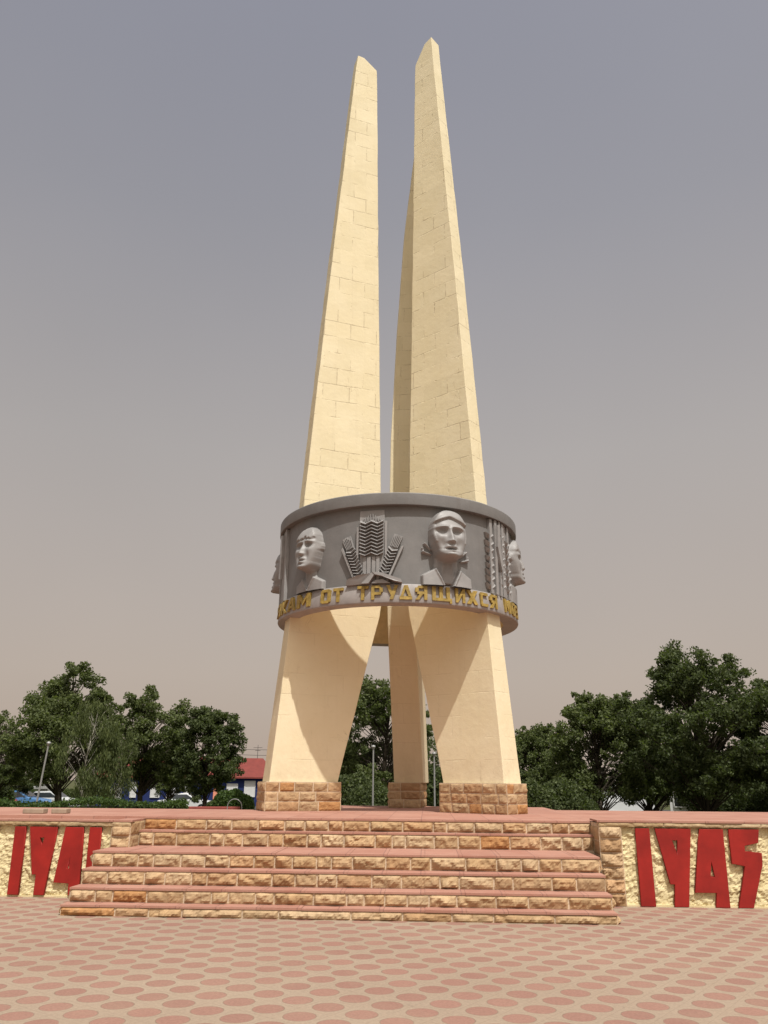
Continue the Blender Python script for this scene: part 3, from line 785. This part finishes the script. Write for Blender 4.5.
def letter(ch, p0, p1):
    mb = MB(); zb, H = Z0 + .055, .265
    for k, q in enumerate(LET[ch]):
        hh = .045 + .0016 * k
        # orient counter-clockwise
        ar = sum(q[i][0] * q[(i + 1) % 4][1] - q[(i + 1) % 4][0] * q[i][1] for i in range(4))
        q = q if ar > 0 else q[::-1]
        pts = []
        for x, y in q:
            z = zb + y * H; rr = RO - .02 * (z - Z0) / (ZB - Z0)
            pts.append((D2(p0 + (p1 - p0) * x), rr, z))
        top = [cyl(a, r_ + hh, z) for a, r_, z in pts]; bot = [cyl(a, r_ - .01, z) for a, r_, z in pts]; n_ = 4
        mb.add(top + bot, [tuple(range(n_))] + [(i, n_ + i, n_ + (i + 1) % n_, (i + 1) % n_) for i in range(n_)])
    o = mb.build('letter', M['gold'], ring); return o
for ch, a, b in (('Я', -68.5, -61), ('К', -59, -51.5), ('А', -50.3, -42.8), ('М', -41.6, -32.3), ('О', -26, -21), ('Т', -19.6, -14.9),
                 ('Т', -8.3, -3.5), ('Р', -2.2, 2.6), ('У', 4.0, 8.9), ('Д', 9.6, 14.8), ('Я', 16.1, 21.2), ('Щ', 23.3, 32), ('И', 33.8, 38.5), ('Х', 39.5, 45.3),
                 ('С', 46.9, 51.4), ('Я', 52.8, 58), ('М', 64.5, 70.4), ('О', 72.6, 77.8), ('З', 79.6, 84.6)):
    letter(ch, a, b)

# ------------------------------------------------------------------ trees
def quads_mesh(name, C, A, B, mat):
    """many rhombic leaves: centres C, half axes A and B (n,3)"""
    n_ = len(C); V = np.empty((n_, 4, 3), dtype=np.float32)
    V[:, 0] = C - A; V[:, 1] = C - B; V[:, 2] = C + A; V[:, 3] = C + B
    me = bpy.data.meshes.new(name); me.vertices.add(n_ * 4); me.vertices.foreach_set('co', V.ravel())
    me.loops.add(n_ * 4); me.loops.foreach_set('vertex_index', np.arange(n_ * 4, dtype=np.int32))
    me.polygons.add(n_); me.polygons.foreach_set('loop_start', np.arange(0, n_ * 4, 4, dtype=np.int32))
    me.polygons.foreach_set('loop_total', np.full(n_, 4, dtype=np.int32))
    me.update(calc_edges=True); me.materials.append(mat); return me
def rand_dirs(rs, n_):
    v = rs.normal(size=(n_, 3)); return v / np.linalg.norm(v, axis=1)[:, None]
def make_tree(seed, H, rad, base, mat, trunk_r=.16, leaf=.085, nclus=150, per=130, lobes=6, stretch=1.0, bark='bark', cl=.42, droop=0, skew=0):
    """returns (trunk mesh, crown mesh); tapered trunk, limbs to leafy clusters laid over several uneven lobes"""
    r = random.Random(seed); rs = np.random.RandomState(seed)
    mb = MB()
    zc = base + (H - base) * .48
    # lobes
    lob = []
    for k in range(lobes):
        a = 2 * PI * k / lobes + r.uniform(-.5, .5); q = r.uniform(.25, .62) * rad; zz = base + (H - base) * (r.uniform(.45, .78) if k % 2 else r.uniform(.12, .4))
        lob.append((Vector((q * math.cos(a), q * math.sin(a), zz)), rad * r.uniform(.38, .60)))
    lob.append((Vector((skew, 0, H - rad * .50)), rad * .50)); lob.append((Vector((0, 0, zc)), rad * .7))
    lob.append((Vector((r.uniform(-.3, .3), 0, base + rad * .45)), rad * .72))
    for k in range(3):
        a = 2 * PI * k / 3 + r.uniform(0, 2); lob.append((Vector((rad * .5 * math.cos(a), rad * .5 * math.sin(a), base + rad * .38)), rad * .45))
    pts = []
    while len(pts) < nclus:
        d = Vector((r.gauss(0, 1), r.gauss(0, 1), r.gauss(0, 1))).normalized()
        if r.random() < .25:
            c, R_ = r.choice(lob); p = c + Vector((d.x, d.y, d.z * stretch)) * R_ * r.uniform(.55, 1.05)
        else:
            env = 1 + .34 * noise.noise(d * 1.7 + Vector((seed, 0, 0))) + .20 * noise.noise(d * 4.5 + Vector((0, seed, 0)))
            q = env * (r.uniform(.35, 1.0) ** .5); hz_ = (H - base) / 2
            wd = rad * (1.0 if d.z < 0 else 1 - .18 * d.z)
            p = Vector((d.x * wd * q, d.y * wd * q, base + hz_ + d.z * hz_ * min(q, 1.04)))
        if p.z < base * .9 or p.z > H or (len(pts) > 20 and min((p - q).length for q in pts) > cl * 1.7): continue
        pts.append(p)
    # skeleton
    tp = [Vector((0, 0, -.3))]; nseg = 7; topz = base + (H - base) * .72
    for k in range(1, nseg + 1):
        tp.append(Vector((tp[-1].x + r.uniform(-.12, .12), tp[-1].y + r.uniform(-.12, .12), -.3 + (topz + .3) * k / nseg)))
    for k in range(nseg):
        mb.tube(tp[k], tp[k + 1], trunk_r * (1 - .8 * k / nseg), trunk_r * (1 - .8 * (k + 1) / nseg), 8)
    for p in pts[::3]:
        zt = max(base * .7, p.z - (abs(p.x) + abs(p.y)) * .6 - .3); zt = min(zt, topz)
        k = min(nseg - 1, max(0, int((zt + .3) / (topz + .3) * nseg))); f = ((zt + .3) / (topz + .3) * nseg) - k
        q = tp[k].lerp(tp[k + 1], min(1, max(0, f))); m_ = q.lerp(p, .5) + Vector((r.uniform(-.15, .15), r.uniform(-.15, .15), .15 + r.uniform(0, .2)))
        rr = trunk_r * .17
        mb.tube(q, m_, rr, rr * .6, 5, False); mb.tube(m_, p, rr * .6, rr * .15, 5, False)
    # leaves
    P = np.array([tuple(p) for p in pts]); 
    idx = rs.randint(0, len(P), nclus * per)
    rr = cl * rs.uniform(.6, 1.25, len(P))[idx][:, None]
    dirs = rand_dirs(rs, len(idx)); off = dirs * (rs.uniform(.15, 1.0, (len(idx), 1)) ** .6) * rr
    off[:, 2] *= .75
    if droop: off[:, 2] -= np.abs(rs.normal(0, droop, len(idx)))
    C = P[idx] + off
    A = rand_dirs(rs, len(idx)); Bn = np.cross(A, rand_dirs(rs, len(idx))); Bn /= np.linalg.norm(Bn, axis=1)[:, None] + 1e-9
    if droop: A = A * .4 + np.array([0, 0, -1.]); A /= np.linalg.norm(A, axis=1)[:, None]
    s = leaf * rs.uniform(.6, 1.3, (len(idx), 1))
    crown = quads_mesh('crown', C, A * s, Bn * s * (.55 if not droop else .3), mat)
    me = bpy.data.meshes.new('trunk'); me.from_pydata(mb.v, [], mb.f); me.shade_smooth(); me.materials.append(M[bark])
    return me, crown
def tree(name, label, cat, px, d, meshes, rz=0, sc=1, group=None, scz=None):
    p = spot(px, d); o = thing(name, label, cat, tuple(p), rz, group)
    o.scale = (sc, sc, scz or sc)
    link('trunk', meshes[0], o); link('crown', meshes[1], o)
    return o
# heights come from the rows measured at the crown tops
def th(px, py, d): return htop(px, py, d) - spot(px, d).z
G1 = 'trees behind the monument'
big = make_tree(3, th(60, 664, 44), 3.0, 1.45, M['leaf'], .2, .08, 450, 85, cl=.35)
tree('broadleaf_tree', 'tall broad-crowned tree behind the left wall, tallest on the left side', 'tree', 62, 44, big, .4, group=G1)
med = make_tree(11, th(140, 680, 47), 2.8, 1.5, M['leaf'], .17, .08, 360, 85, cl=.34)
tree('broadleaf_tree', 'dark loose-crowned tree, second largest on the left, sky showing through its top', 'tree', 143, 47, med, 1.0, group=G1)
con = make_tree(17, th(205, 704, 42), 1.75, 1.0, M['leafd'], .14, .07, 300, 95, stretch=1.25, cl=.30)
tree('broadleaf_tree', 'compact dense dark tree directly left of the red-roofed house', 'tree', 206, 42, con, 0, group=G1)
tree('broadleaf_tree', 'dark low tree at the left photo edge behind the red car side', 'tree', -6, 52, med, 2.2, .82, group=G1)
will = make_tree(23, th(85, 690, 37), 1.35, 1.0, M['leafo'], .06, .075, 120, 110, stretch=1.4, bark='birch', cl=.30, droop=.22)
tree('slender_tree', 'light olive drooping tree with thin pale trunk in front of the tallest left tree', 'tree', 86, 37, will, 0, .93, group=G1)
tree('slender_tree', 'smaller light olive drooping tree with pale trunk, right of its taller twin', 'tree', 113, 38, will, 2.0, .72, group=G1)
cen = make_tree(31, th(375, 676, 45), 3.2, .5, M['leaf'], .2, .08, 460, 85, cl=.35)
tree('broadleaf_tree', 'leafy tree seen through the gap between the monument legs', 'tree', 381, 45, cen, .3, group=G1)
r1 = make_tree(41, th(600, 690, 43), 2.95, .7, M['leaf'], .18, .08, 440, 85, cl=.34)
tree('broadleaf_tree', 'mid-height round tree right of the monument, left of the tallest right tree', 'tree', 598, 43, r1, 0, group=G1)
tree('broadleaf_tree', 'lowest lighter green tree touching the right leg of the monument', 'tree', 541, 46, r1, 2.4, .80, group=G1)
r2 = make_tree(47, th(700, 638, 40), 3.7, .8, M['leafd'], .24, .08, 720, 85, 10, cl=.36)
tree('broadleaf_tree', 'tallest dark tree on the right with the widest crown', 'tree', 703, 40, r2, .5, .98, group=G1)
tree('broadleaf_tree', 'dark tree cut by the right photo edge', 'tree', 800, 41, r2, 2.9, .86, group=G1)
tree('broadleaf_tree', 'dark tree filling between the round tree and the tallest right tree', 'tree', 648, 47, r1, 4.0, 1.0, group=G1)
# row farther back
for k, (px, d, s) in enumerate(((20, 66, .95), (170, 62, .9), (345, 64, .95), (420, 62, .9), (560, 60, .9), (655, 64, .95), (740, 62, 1.0), (800, 60, 1.0))):
    where = ['at the left edge', 'left of the red-roofed house', 'left of the gap between the legs', 'behind the right leg', 'beside the right leg', 'behind the white van', 'behind the widest right crown', 'past the right edge'][k]
    tree('broadleaf_tree', 'far low dark tree in the back row, ' + where, 'tree', px, d, (con, med, r1)[k % 3], k * 1.3, s * .82, group='far row of trees')

def leafbox(name, lx, ly, lz, n_, leaf, mat, seed, rounded=False):
    rs = np.random.RandomState(seed)
    if rounded:
        dr = rand_dirs(rs, n_); C = dr * np.array([lx / 2, ly / 2, lz / 2]) * rs.uniform(.82, 1.05, (n_, 1)) * (1 + .06 * np.sin(dr[:, :1] * 9)); C[:, 2] += lz / 2
    else:
        C = rs.uniform(-.5, .5, (n_, 3)); ax = rs.choice([1, 1, 2, 2, 0], n_); sg = np.where(ax == 2, .5, rs.choice([-.5, .5], n_))
        C[np.arange(n_), ax] = sg; C *= np.array([lx, ly, lz]); C += rs.normal(0, .045, (n_, 3)); C[:, 2] += lz / 2
        C[:, 2] += .06 * np.sin(C[:, 0] * 2.3) * (C[:, 2] > lz * .6)
    A = rand_dirs(rs, n_); Bn = np.cross(A, rand_dirs(rs, n_)); Bn /= np.linalg.norm(Bn, axis=1)[:, None]
    s = leaf * rs.uniform(.6, 1.3, (n_, 1))
    return quads_mesh(name, C, A * s, Bn * s * .6, mat)
def hedge(label, px0, px1, d, h, w=.7, seed=1, mat='leafh'):
    a, b = spot(px0, d), spot(px1, d); mid = (a + b) / 2; L = (b - a).length; ang = math.atan2(b.y - a.y, b.x - a.x)
    o = thing('hedge', label, 'hedge', (mid.x, mid.y, 0), ang, None)
    link('foliage', leafbox('foliage', L, w, h, int(L * 2600), .035, M[mat], seed), o)
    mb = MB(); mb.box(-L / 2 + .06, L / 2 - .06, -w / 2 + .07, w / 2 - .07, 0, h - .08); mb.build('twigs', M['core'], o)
    return o
hedge('long low clipped green hedge behind the left end of the terrace', -60, 186, 23.5, htop(60, 803, 23.5), seed=1)
p = spot(233, 25); hb = htop(233, 790, 25)
o = thing('round_shrub', 'clipped ball shrub in front of the red-roofed house', 'shrub', (p.x, p.y, .35))
link('foliage', leafbox('foliage', 1.22, 1.1, hb - .35, 9000, .035, M['leafh'], 5, True), o)
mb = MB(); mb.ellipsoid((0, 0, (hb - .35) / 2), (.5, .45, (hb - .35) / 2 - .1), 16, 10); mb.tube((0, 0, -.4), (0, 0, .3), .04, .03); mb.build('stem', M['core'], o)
# bushes under the right-hand trees
bush = leafbox('foliage', 2.6, 2.2, 2.1, 8000, .07, M['leafd'], 9, True)
for k, (px, d, s) in enumerate(((528, 33, .85), (560, 34, .9), (580, 36, .6), (735, 46, .9), (770, 45, .9), (372, 34, .8), (355, 36, 1.0))):
    p = spot(px, d); lab = ['beside the right monument leg', 'left of the white van', 'nearest the white van on its left', 'under the widest right crown', 'at the right photo edge', 'behind the thin pole between the legs', 'next to the left leg, behind the gap'][k]
    o = thing('bush', 'dark rounded bush ' + lab, 'bush', tuple(p), k * 1.1, 'bushes under the trees'); o.scale = (s, s, s)
    link('foliage', bush, o)
    mb = MB(); 
    for q in range(5): mb.tube((0, 0, -.1), (.5 * math.cos(q * 1.26), .5 * math.sin(q * 1.26), 1.2), .03, .015, 5)
    mb.build('stem', M['bark'], o)

for k, (px, s) in enumerate(((-20, 1.5), (28, 1.2), (62, 1.3), (100, 1.4), (150, 1.3), (222, .8), (330, 1.5), (400, 1.5), (428, 1.6), (455, 1.6), (505, 1.7), (545, 1.6), (645, 1.6), (700, 1.7), (745, 1.6), (800, 1.7))):
    if k in (3, 4, 12): continue
    d = 56 + (k * 37 % 7) + (19 if k in (1, 2) else 0); p = spot(px, d)
    near = ['at the left photo edge', 'behind the lamp post at left', 'behind the pale-trunked tree', 'left end of the blue building', 'in front of the blue wall', 'beside the ball shrub', 'behind the left monument leg', 'behind the rear monument leg', 'in the narrow gap by the right leg', 'hidden behind the right leg', 'just right of the right leg', 'under the lowest right tree', 'right of the white van', 'left of the salmon-roofed kiosk', 'right of the salmon-roofed kiosk', 'past the right photo edge'][k]
    o = thing('bush', 'far dark bush in the back row, ' + near, 'bush', tuple(p), k * 2.1, 'bushes in the back row'); o.scale = (s, s, s * (.62 if px < 260 else 1))
    link('foliage', bush, o)
    mb = MB()
    for q in range(4): mb.tube((0, 0, -.1), (.5 * math.cos(q * 1.57), .5 * math.sin(q * 1.57), 1.2), .03, .015, 5)
    mb.build('stem', M['bark'], o)

# ------------------------------------------------------------------ poles, hoop, kerb
def pole(label, px, d, ytop, lean=0, top_px=None):
    p = spot(px, d); h = htop(px, ytop, d) - p.z
    o = thing('lamp_post', label, 'lamp post', tuple(p), 0, 'thin lamp posts'); o.rotation_euler.y = lean
    mb = MB(); mb.tube((0, 0, 0), (0, 0, h - .12), .032, .024, 10); mb.build('post', M['steel'], o)
    mb = MB(); mb.lathe([(.0, h), (.05, h - .01), (.07, h - .05), (.035, h - .125), (.0, h - .125)], 14); mb.build('lamp_head', M['steel'], o)
    mb = MB(); mb.lathe([(.0, .03), (.10, .03), (.12, 0)], 12); mb.build('base_plate', M['steel'], o)
pole('thin pale lamp post leaning slightly, in front of the left trees', 37, 27, 741, math.radians(4.5))
pole('thin pale lamp post between the left and the rear monument legs', 373, 26, 745)
pole('thin pale lamp post half hidden beside the right monument leg', 434.5, 27, 752)
p = spot(236, 23); mb = MB(); N_ = 16; zt = htop(236, 799, 23); rr = .2
pts = [Vector((math.cos(PI * k / N_) * rr, 0, zt - rr + math.sin(PI * k / N_) * rr)) for k in range(N_ + 1)]
pts = [Vector((rr, 0, 0))] + pts + [Vector((-rr, 0, 0))]
for a, b in zip(pts, pts[1:]): mb.tube(a, b, .012, .012, 6, True)
tag(mb.build('wire_hoop', M['steel'], loc=(p.x, p.y, 0)), 'thin bent wire hoop standing in front of the ball shrub', 'hoop')
p = spot(205, 24); mb = MB(); mb.box(-1.0, 1.0, -.12, .12, 0, htop(205, 806.6, 24)); 
o = mb.build('low_kerb_wall', simple('reddish_brick_kerb', (.23, .06, .05), .9, .15), loc=(p.x, p.y, 0), rotz=.3); bv = o.modifiers.new('b', 'BEVEL'); bv.width = .02; bv.segments = 2
tag(o, 'low dark red kerb wall left of the ball shrub', 'kerb wall')

# ------------------------------------------------------------------ cars and van
def car(label, px, d, mat, rz, group='cars parked along the road', van=False):
    p = spot(px, d); o = thing('parked_van' if van else 'parked_car', label, 'van' if van else 'car', tuple(p), rz, group)
    w = .86 if not van else .98
    if van: prof = [(-2.45, .35), (-2.5, .9), (-2.45, 2.2), (-2.3, 2.35), (1.2, 2.35), (1.75, 1.55), (2.35, 1.25), (2.5, .9), (2.5, .35)]
    else: prof = [(-2.15, .32), (-2.2, .62), (-2.12, .88), (-1.55, .95), (-1.05, 1.40), (.15, 1.44), (.95, .98), (1.9, .84), (2.14, .66), (2.16, .32)]
    cab = (.9 if not van else 1.5)
    mb = MB(); n_ = len(prof); V = []
    for sgn in (-1, 1):
        for ins, k in ((w, 0), (w * .93, 1)):
            for x, z in prof: V.append((x * (1 if k == 0 else .985), sgn * (ins - (max(0, z - cab) * .22)), z))
    # ordering: rows: -w, -.93w, +w, +.93w
    def row(i): return range(i * n_, (i + 1) * n_)
    a, b, c, e = [list(row(i)) for i in range(4)]
    F = [tuple(a)] + [tuple(reversed(c))]
    for i in range(n_ - 1): F.append((a[i], c[i], c[i + 1], a[i + 1]))
    F.append((a[-1], c[-1], c[0], a[0]))
    mb.add(V, F); bo = mb.build('body', mat, o); bv = bo.modifiers.new('b', 'BEVEL'); bv.width = .06; bv.segments = 3
    # windows
    if van: side = [(.35, 1.35), (1.5, 1.35), (1.05, 2.15), (.35, 2.15)]; ws = (1.25, 2.2, 1.68, 1.6)
    else: side = [(-1.32, 1.0), (.72, 1.0), (.12, 1.34), (-1.0, 1.32)]
    for sgn in (-1, 1):
        mb = MB(); vs = [(x, sgn * (w - max(0, z - cab) * .22 + .012), z) for x, z in side]
        vs += [(x, y - sgn * .03, z) for x, y, z in vs]
        mb.add(vs, [(0, 1, 2, 3), (4, 7, 6, 5), (0, 4, 5, 1), (1, 5, 6, 2), (2, 6, 7, 3), (3, 7, 4, 0)]); mb.build('window', M['glass'], o)
    for (x0, z0, x1, z1) in (((.28, 1.40, .86, 1.04), (-1.12, 1.38, -1.50, 1.02)) if not van else ((1.27, 2.28, 1.70, 1.66),)):
        dx = .02 if x1 > x0 else -.02; mb = MB(); ww = w - .12
        vs = [(x0 + dx, -ww, z0 + .01), (x1 + dx, -ww, z1 + .01), (x1 + dx, ww, z1 + .01), (x0 + dx, ww, z0 + .01)]
        vs += [(x - dx * 1.5, y, z - .03) for x, y, z in vs]
        mb.add(vs, [(0, 1, 2, 3), (4, 7, 6, 5), (0, 4, 5, 1), (1, 5, 6, 2), (2, 6, 7, 3), (3, 7, 4, 0)]); mb.build('windscreen', M['glass'], o)
    for wx in ((-1.35, 1.35) if not van else (-1.6, 1.65)):
        for sgn in (-1, 1):
            mb = MB(); mb.tube((wx, sgn * (w - .18), .32), (wx, sgn * (w + .02), .32), .32, .32, 20); wo = mb.build('wheel', M['tyre'], o)
            mb = MB(); mb.tube((wx, sgn * (w - .1), .32), (wx, sgn * (w + .03), .32), .19, .17, 12); mb.build('rim', M['steel'], wo)
    for sgn in (-1, 1):
        mb = MB(); mb.box(prof[-2][0] - .06, prof[-2][0] + .025, sgn * .62 - .16, sgn * .62 + .16, .62, .76); mb.build('headlight', M['white'], o)
    return o
car('red car parked at the left photo edge', -8, 66, M['carred'], .25)
car('blue car parked between the red and the white car', 22, 66, M['carblue'], .2)
car('white car parked right of the blue car', 54, 68, M['carwhite'], .15)
car('white car parked behind the compact dark tree, left of the house door', 188, 70, M['carwhite'], .2)
car('white van parked behind the trees on the right', 612, 58, M['carwhite'], .5, van=True)

# long blue shop building with a red roof
def building(name, label, cat, px0, px1, d, zt, wallm, roofm, wins, rise, depth=8, over=.5, awn=None):
    a, b = spot(px0, d), spot(px1, d); mid = (a + b) / 2; L = (b - a).length; ang = math.atan2(b.y - a.y, b.x - a.x); z0 = mid.z
    o = thing(name, label, cat, tuple(mid), ang); h = zt - z0
    mb = MB(); mb.box(-L / 2, L / 2, 0, depth, -.3, h); mb.build('wall', wallm, o)
    mb = MB(); x0, x1 = -L / 2 - over, L / 2 + over
    vs = [(x0, -over, h + .01), (x1, -over, h + .01), (x1, depth + over, h + .01), (x0, depth + over, h + .01), (x0 + 1.2, depth / 2, h + rise), (x1 - 1.2, depth / 2, h + rise),
          (x0, -over, h + .16), (x1, -over, h + .16), (x1, depth + over, h + .16), (x0, depth + over, h + .16)]
    mb.add(vs, [(0, 3, 2, 1), (6, 7, 5, 4), (7, 8, 5), (8, 9, 4, 5), (9, 6, 4), (0, 1, 7, 6), (1, 2, 8, 7), (2, 3, 9, 8), (3, 0, 6, 9)]); mb.build('roof', roofm, o)
    for (f0, f1, za, zb, m_, nm) in wins:
        mb = MB(); mb.box(-L / 2 + f0, -L / 2 + f1, -.06, -.002, za, zb); w = mb.build(nm, m_, o)
        if nm == 'window':
            mb = MB(); fw = .07
            A0, A1 = -L / 2 + f0, -L / 2 + f1
            mb.box(A0 - fw, A0 - .003, -.09, -.003, za - fw, zb + fw); mb.box(A1 + .003, A1 + fw, -.09, -.003, za - fw, zb + fw)
            mb.box(A0, A1, -.09, -.003, zb + .003, zb + fw); mb.box(A0, A1, -.12, -.003, za - fw, za - .003)
            mb.build('frame', M['white'], w)
    return o, L
# metres along the facade for a photo column
dB = 88
wl = spot(98, dB); wr = spot(272, dB); LB = (wr - wl).length
fx = lambda px: (px - 98) / (272 - 98) * LB
zb0 = wl.z
hz = lambda py: htop(190, py, dB) - zb0
wn = []
for a, b, y0, y1 in ((130, 135, 797, 783), (108, 121, 799, 789), (183, 188, 797, 781), (244, 254, 796, 781), (226, 236, 799, 784), (150, 158, 797, 783), (166, 174, 797, 783)):
    wn.append((fx(a), fx(b), hz(y0), hz(y1), M['white'], 'window'))
wn.append((fx(212), fx(217), hz(803), hz(785), M['orange'], 'door'))
building('shop_building', 'long blue single-storey building with a red sloping roof behind the left trees', 'building', 98, 272, dB, htop(230, 778.5, dB), M['blue'], M['roof'], wn, htop(230, 761, dB) - htop(230, 778.5, dB) + .4)
# white/grey kiosk behind the left cars, salmon awning kiosk behind the right trees
k1, L1 = building('kiosk', 'long white kiosk behind the parked cars on the left', 'kiosk', 18, 46, 78, htop(30, 789, 78), M['white'], M['steel'], [(.4, 1.3, .9, 1.7, M['glass'], 'window'), (1.9, 2.6, 0, 2.0, M['steel'], 'door')], .3, 3, .2)
k2, L2 = building('kiosk', 'small white kiosk with salmon roof behind the right-hand trees', 'kiosk', 668, 690, 60, htop(678, 790, 60), M['white'], M['orange'], [(.3, 1.0, .9, 1.6, M['glass'], 'window')], .35, 2.2, .2)
# antenna on the roof + power line
pa = spot(256, dB + 4); o = mb = MB(); mb.tube((0, 0, 0), (0, 0, 2.0), .03, .02, 6); mb.tube((-.5, 0, 1.7), (.5, 0, 1.7), .02, .02, 6); mb.tube((-.3, 0, 1.4), (.3, 0, 1.4), .02, .02, 6)
tag(mb.build('roof_antenna', M['dark'], loc=(pa.x, pa.y, htop(256, 764, dB + 4))), 'thin antenna on the red roof', 'antenna')
ends = []
for px, lab in ((200, 'utility pole hidden behind the compact dark tree'), (330, 'utility pole behind the left monument leg')):
    q = spot(px, 96); h = htop(px, 746, 96) - q.z
    o = thing('utility_pole', lab, 'utility pole', tuple(q), 0, 'utility poles')
    mb = MB(); mb.tube((0, 0, 0), (0, 0, h + .3), .14, .1, 10); mb.build('post', M['bark'], o)
    mb = MB(); mb.box(-.8, .8, -.05, .05, h - .05, h + .05); mb.box(-.6, .6, -.05, .05, h - .65, h - .55); mb.build('crossarm', M['bark'], o)
    ends.append(q + Vector((0, 0, h)))
for dz, lab in ((.08, 'upper overhead wire above the red roof'), (-.52, 'lower overhead wire above the red roof')):
    mb = MB(); N_ = 12; P_ = []
    for k in range(N_ + 1):
        t = k / N_; q = ends[0].lerp(ends[1], t); q.z += dz - .5 * 4 * t * (1 - t); P_.append(q)
    for a, b in zip(P_, P_[1:]): mb.tube(a, b, .022, .022, 5, False)
    tag(mb.build('overhead_wire', M['dark']), lab, 'wire', 'overhead wires')

# ------------------------------------------------------------------ light
EL, AZ = math.radians(61), math.radians(31)          # sun: AZ from -y towards +x
sd = Vector((math.sin(AZ) * math.cos(EL), -math.cos(AZ) * math.cos(EL), math.sin(EL)))
sl = bpy.data.lights.new('sun', 'SUN'); sl.energy = 4.25; sl.angle = math.radians(.7); sl.color = (1, .98, .93)
so = bpy.data.objects.new('sun', sl); COL.objects.link(so); so.rotation_euler = sd.to_track_quat('Z', 'Y').to_euler()
w = bpy.data.worlds.new('World'); S.world = w; w.use_nodes = True; t = w.node_tree
bg = t.nodes['Background']
sky = nd(t, 'ShaderNodeTexSky', sky_type='NISHITA'); sky.sun_disc = False
sky.sun_elevation = EL; sky.sun_rotation = math.atan2(sd.x, sd.y)
sky.dust_density = 6; sky.air_density = 1.2; sky.ozone_density = 1
# dust veil: the sky behind it goes from warm beige at the horizon to mauve grey overhead
tc = t.nodes.new('ShaderNodeTexCoord'); sx = t.nodes.new('ShaderNodeSeparateXYZ'); t.links.new(tc.outputs['Generated'], sx.inputs[0])
veil = ramp(t, sx.outputs[2], ((0., (5.1, 4.1, 3.4)), (.12, (5.2, 4.36, 3.72)), (.38, (4.45, 4.08, 3.84)), (.62, (3.36, 3.28, 3.52)), (.80, (2.95, 2.98, 3.50)), (1., (2.85, 2.9, 3.5))))
# aureole round the sun, out of view, added to brighten the shaded front faces
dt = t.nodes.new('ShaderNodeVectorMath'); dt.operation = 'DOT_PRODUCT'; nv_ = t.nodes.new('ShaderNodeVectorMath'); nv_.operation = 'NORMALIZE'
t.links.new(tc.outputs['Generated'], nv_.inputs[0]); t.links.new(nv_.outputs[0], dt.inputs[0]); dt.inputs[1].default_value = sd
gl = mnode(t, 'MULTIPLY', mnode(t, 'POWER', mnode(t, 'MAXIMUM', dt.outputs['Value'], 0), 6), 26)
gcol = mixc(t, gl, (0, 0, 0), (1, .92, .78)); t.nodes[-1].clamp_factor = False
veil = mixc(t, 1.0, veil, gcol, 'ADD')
nz = nd(t, 'ShaderNodeTexNoise', Scale=1.4, Detail=4); t.links.new(tc.outputs['Generated'], nz.inputs['Vector'])
veil = mixc(t, 1.0, veil, ramp(t, nz.outputs['Fac'], ((.3, .955), (.7, 1.045))), 'MULTIPLY')
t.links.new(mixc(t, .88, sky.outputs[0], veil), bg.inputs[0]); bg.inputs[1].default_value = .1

S.view_settings.view_transform = 'Standard'; S.view_settings.look = 'None'; S.view_settings.exposure = 0; S.view_settings.gamma = 1
S.render.engine = 'CYCLES'
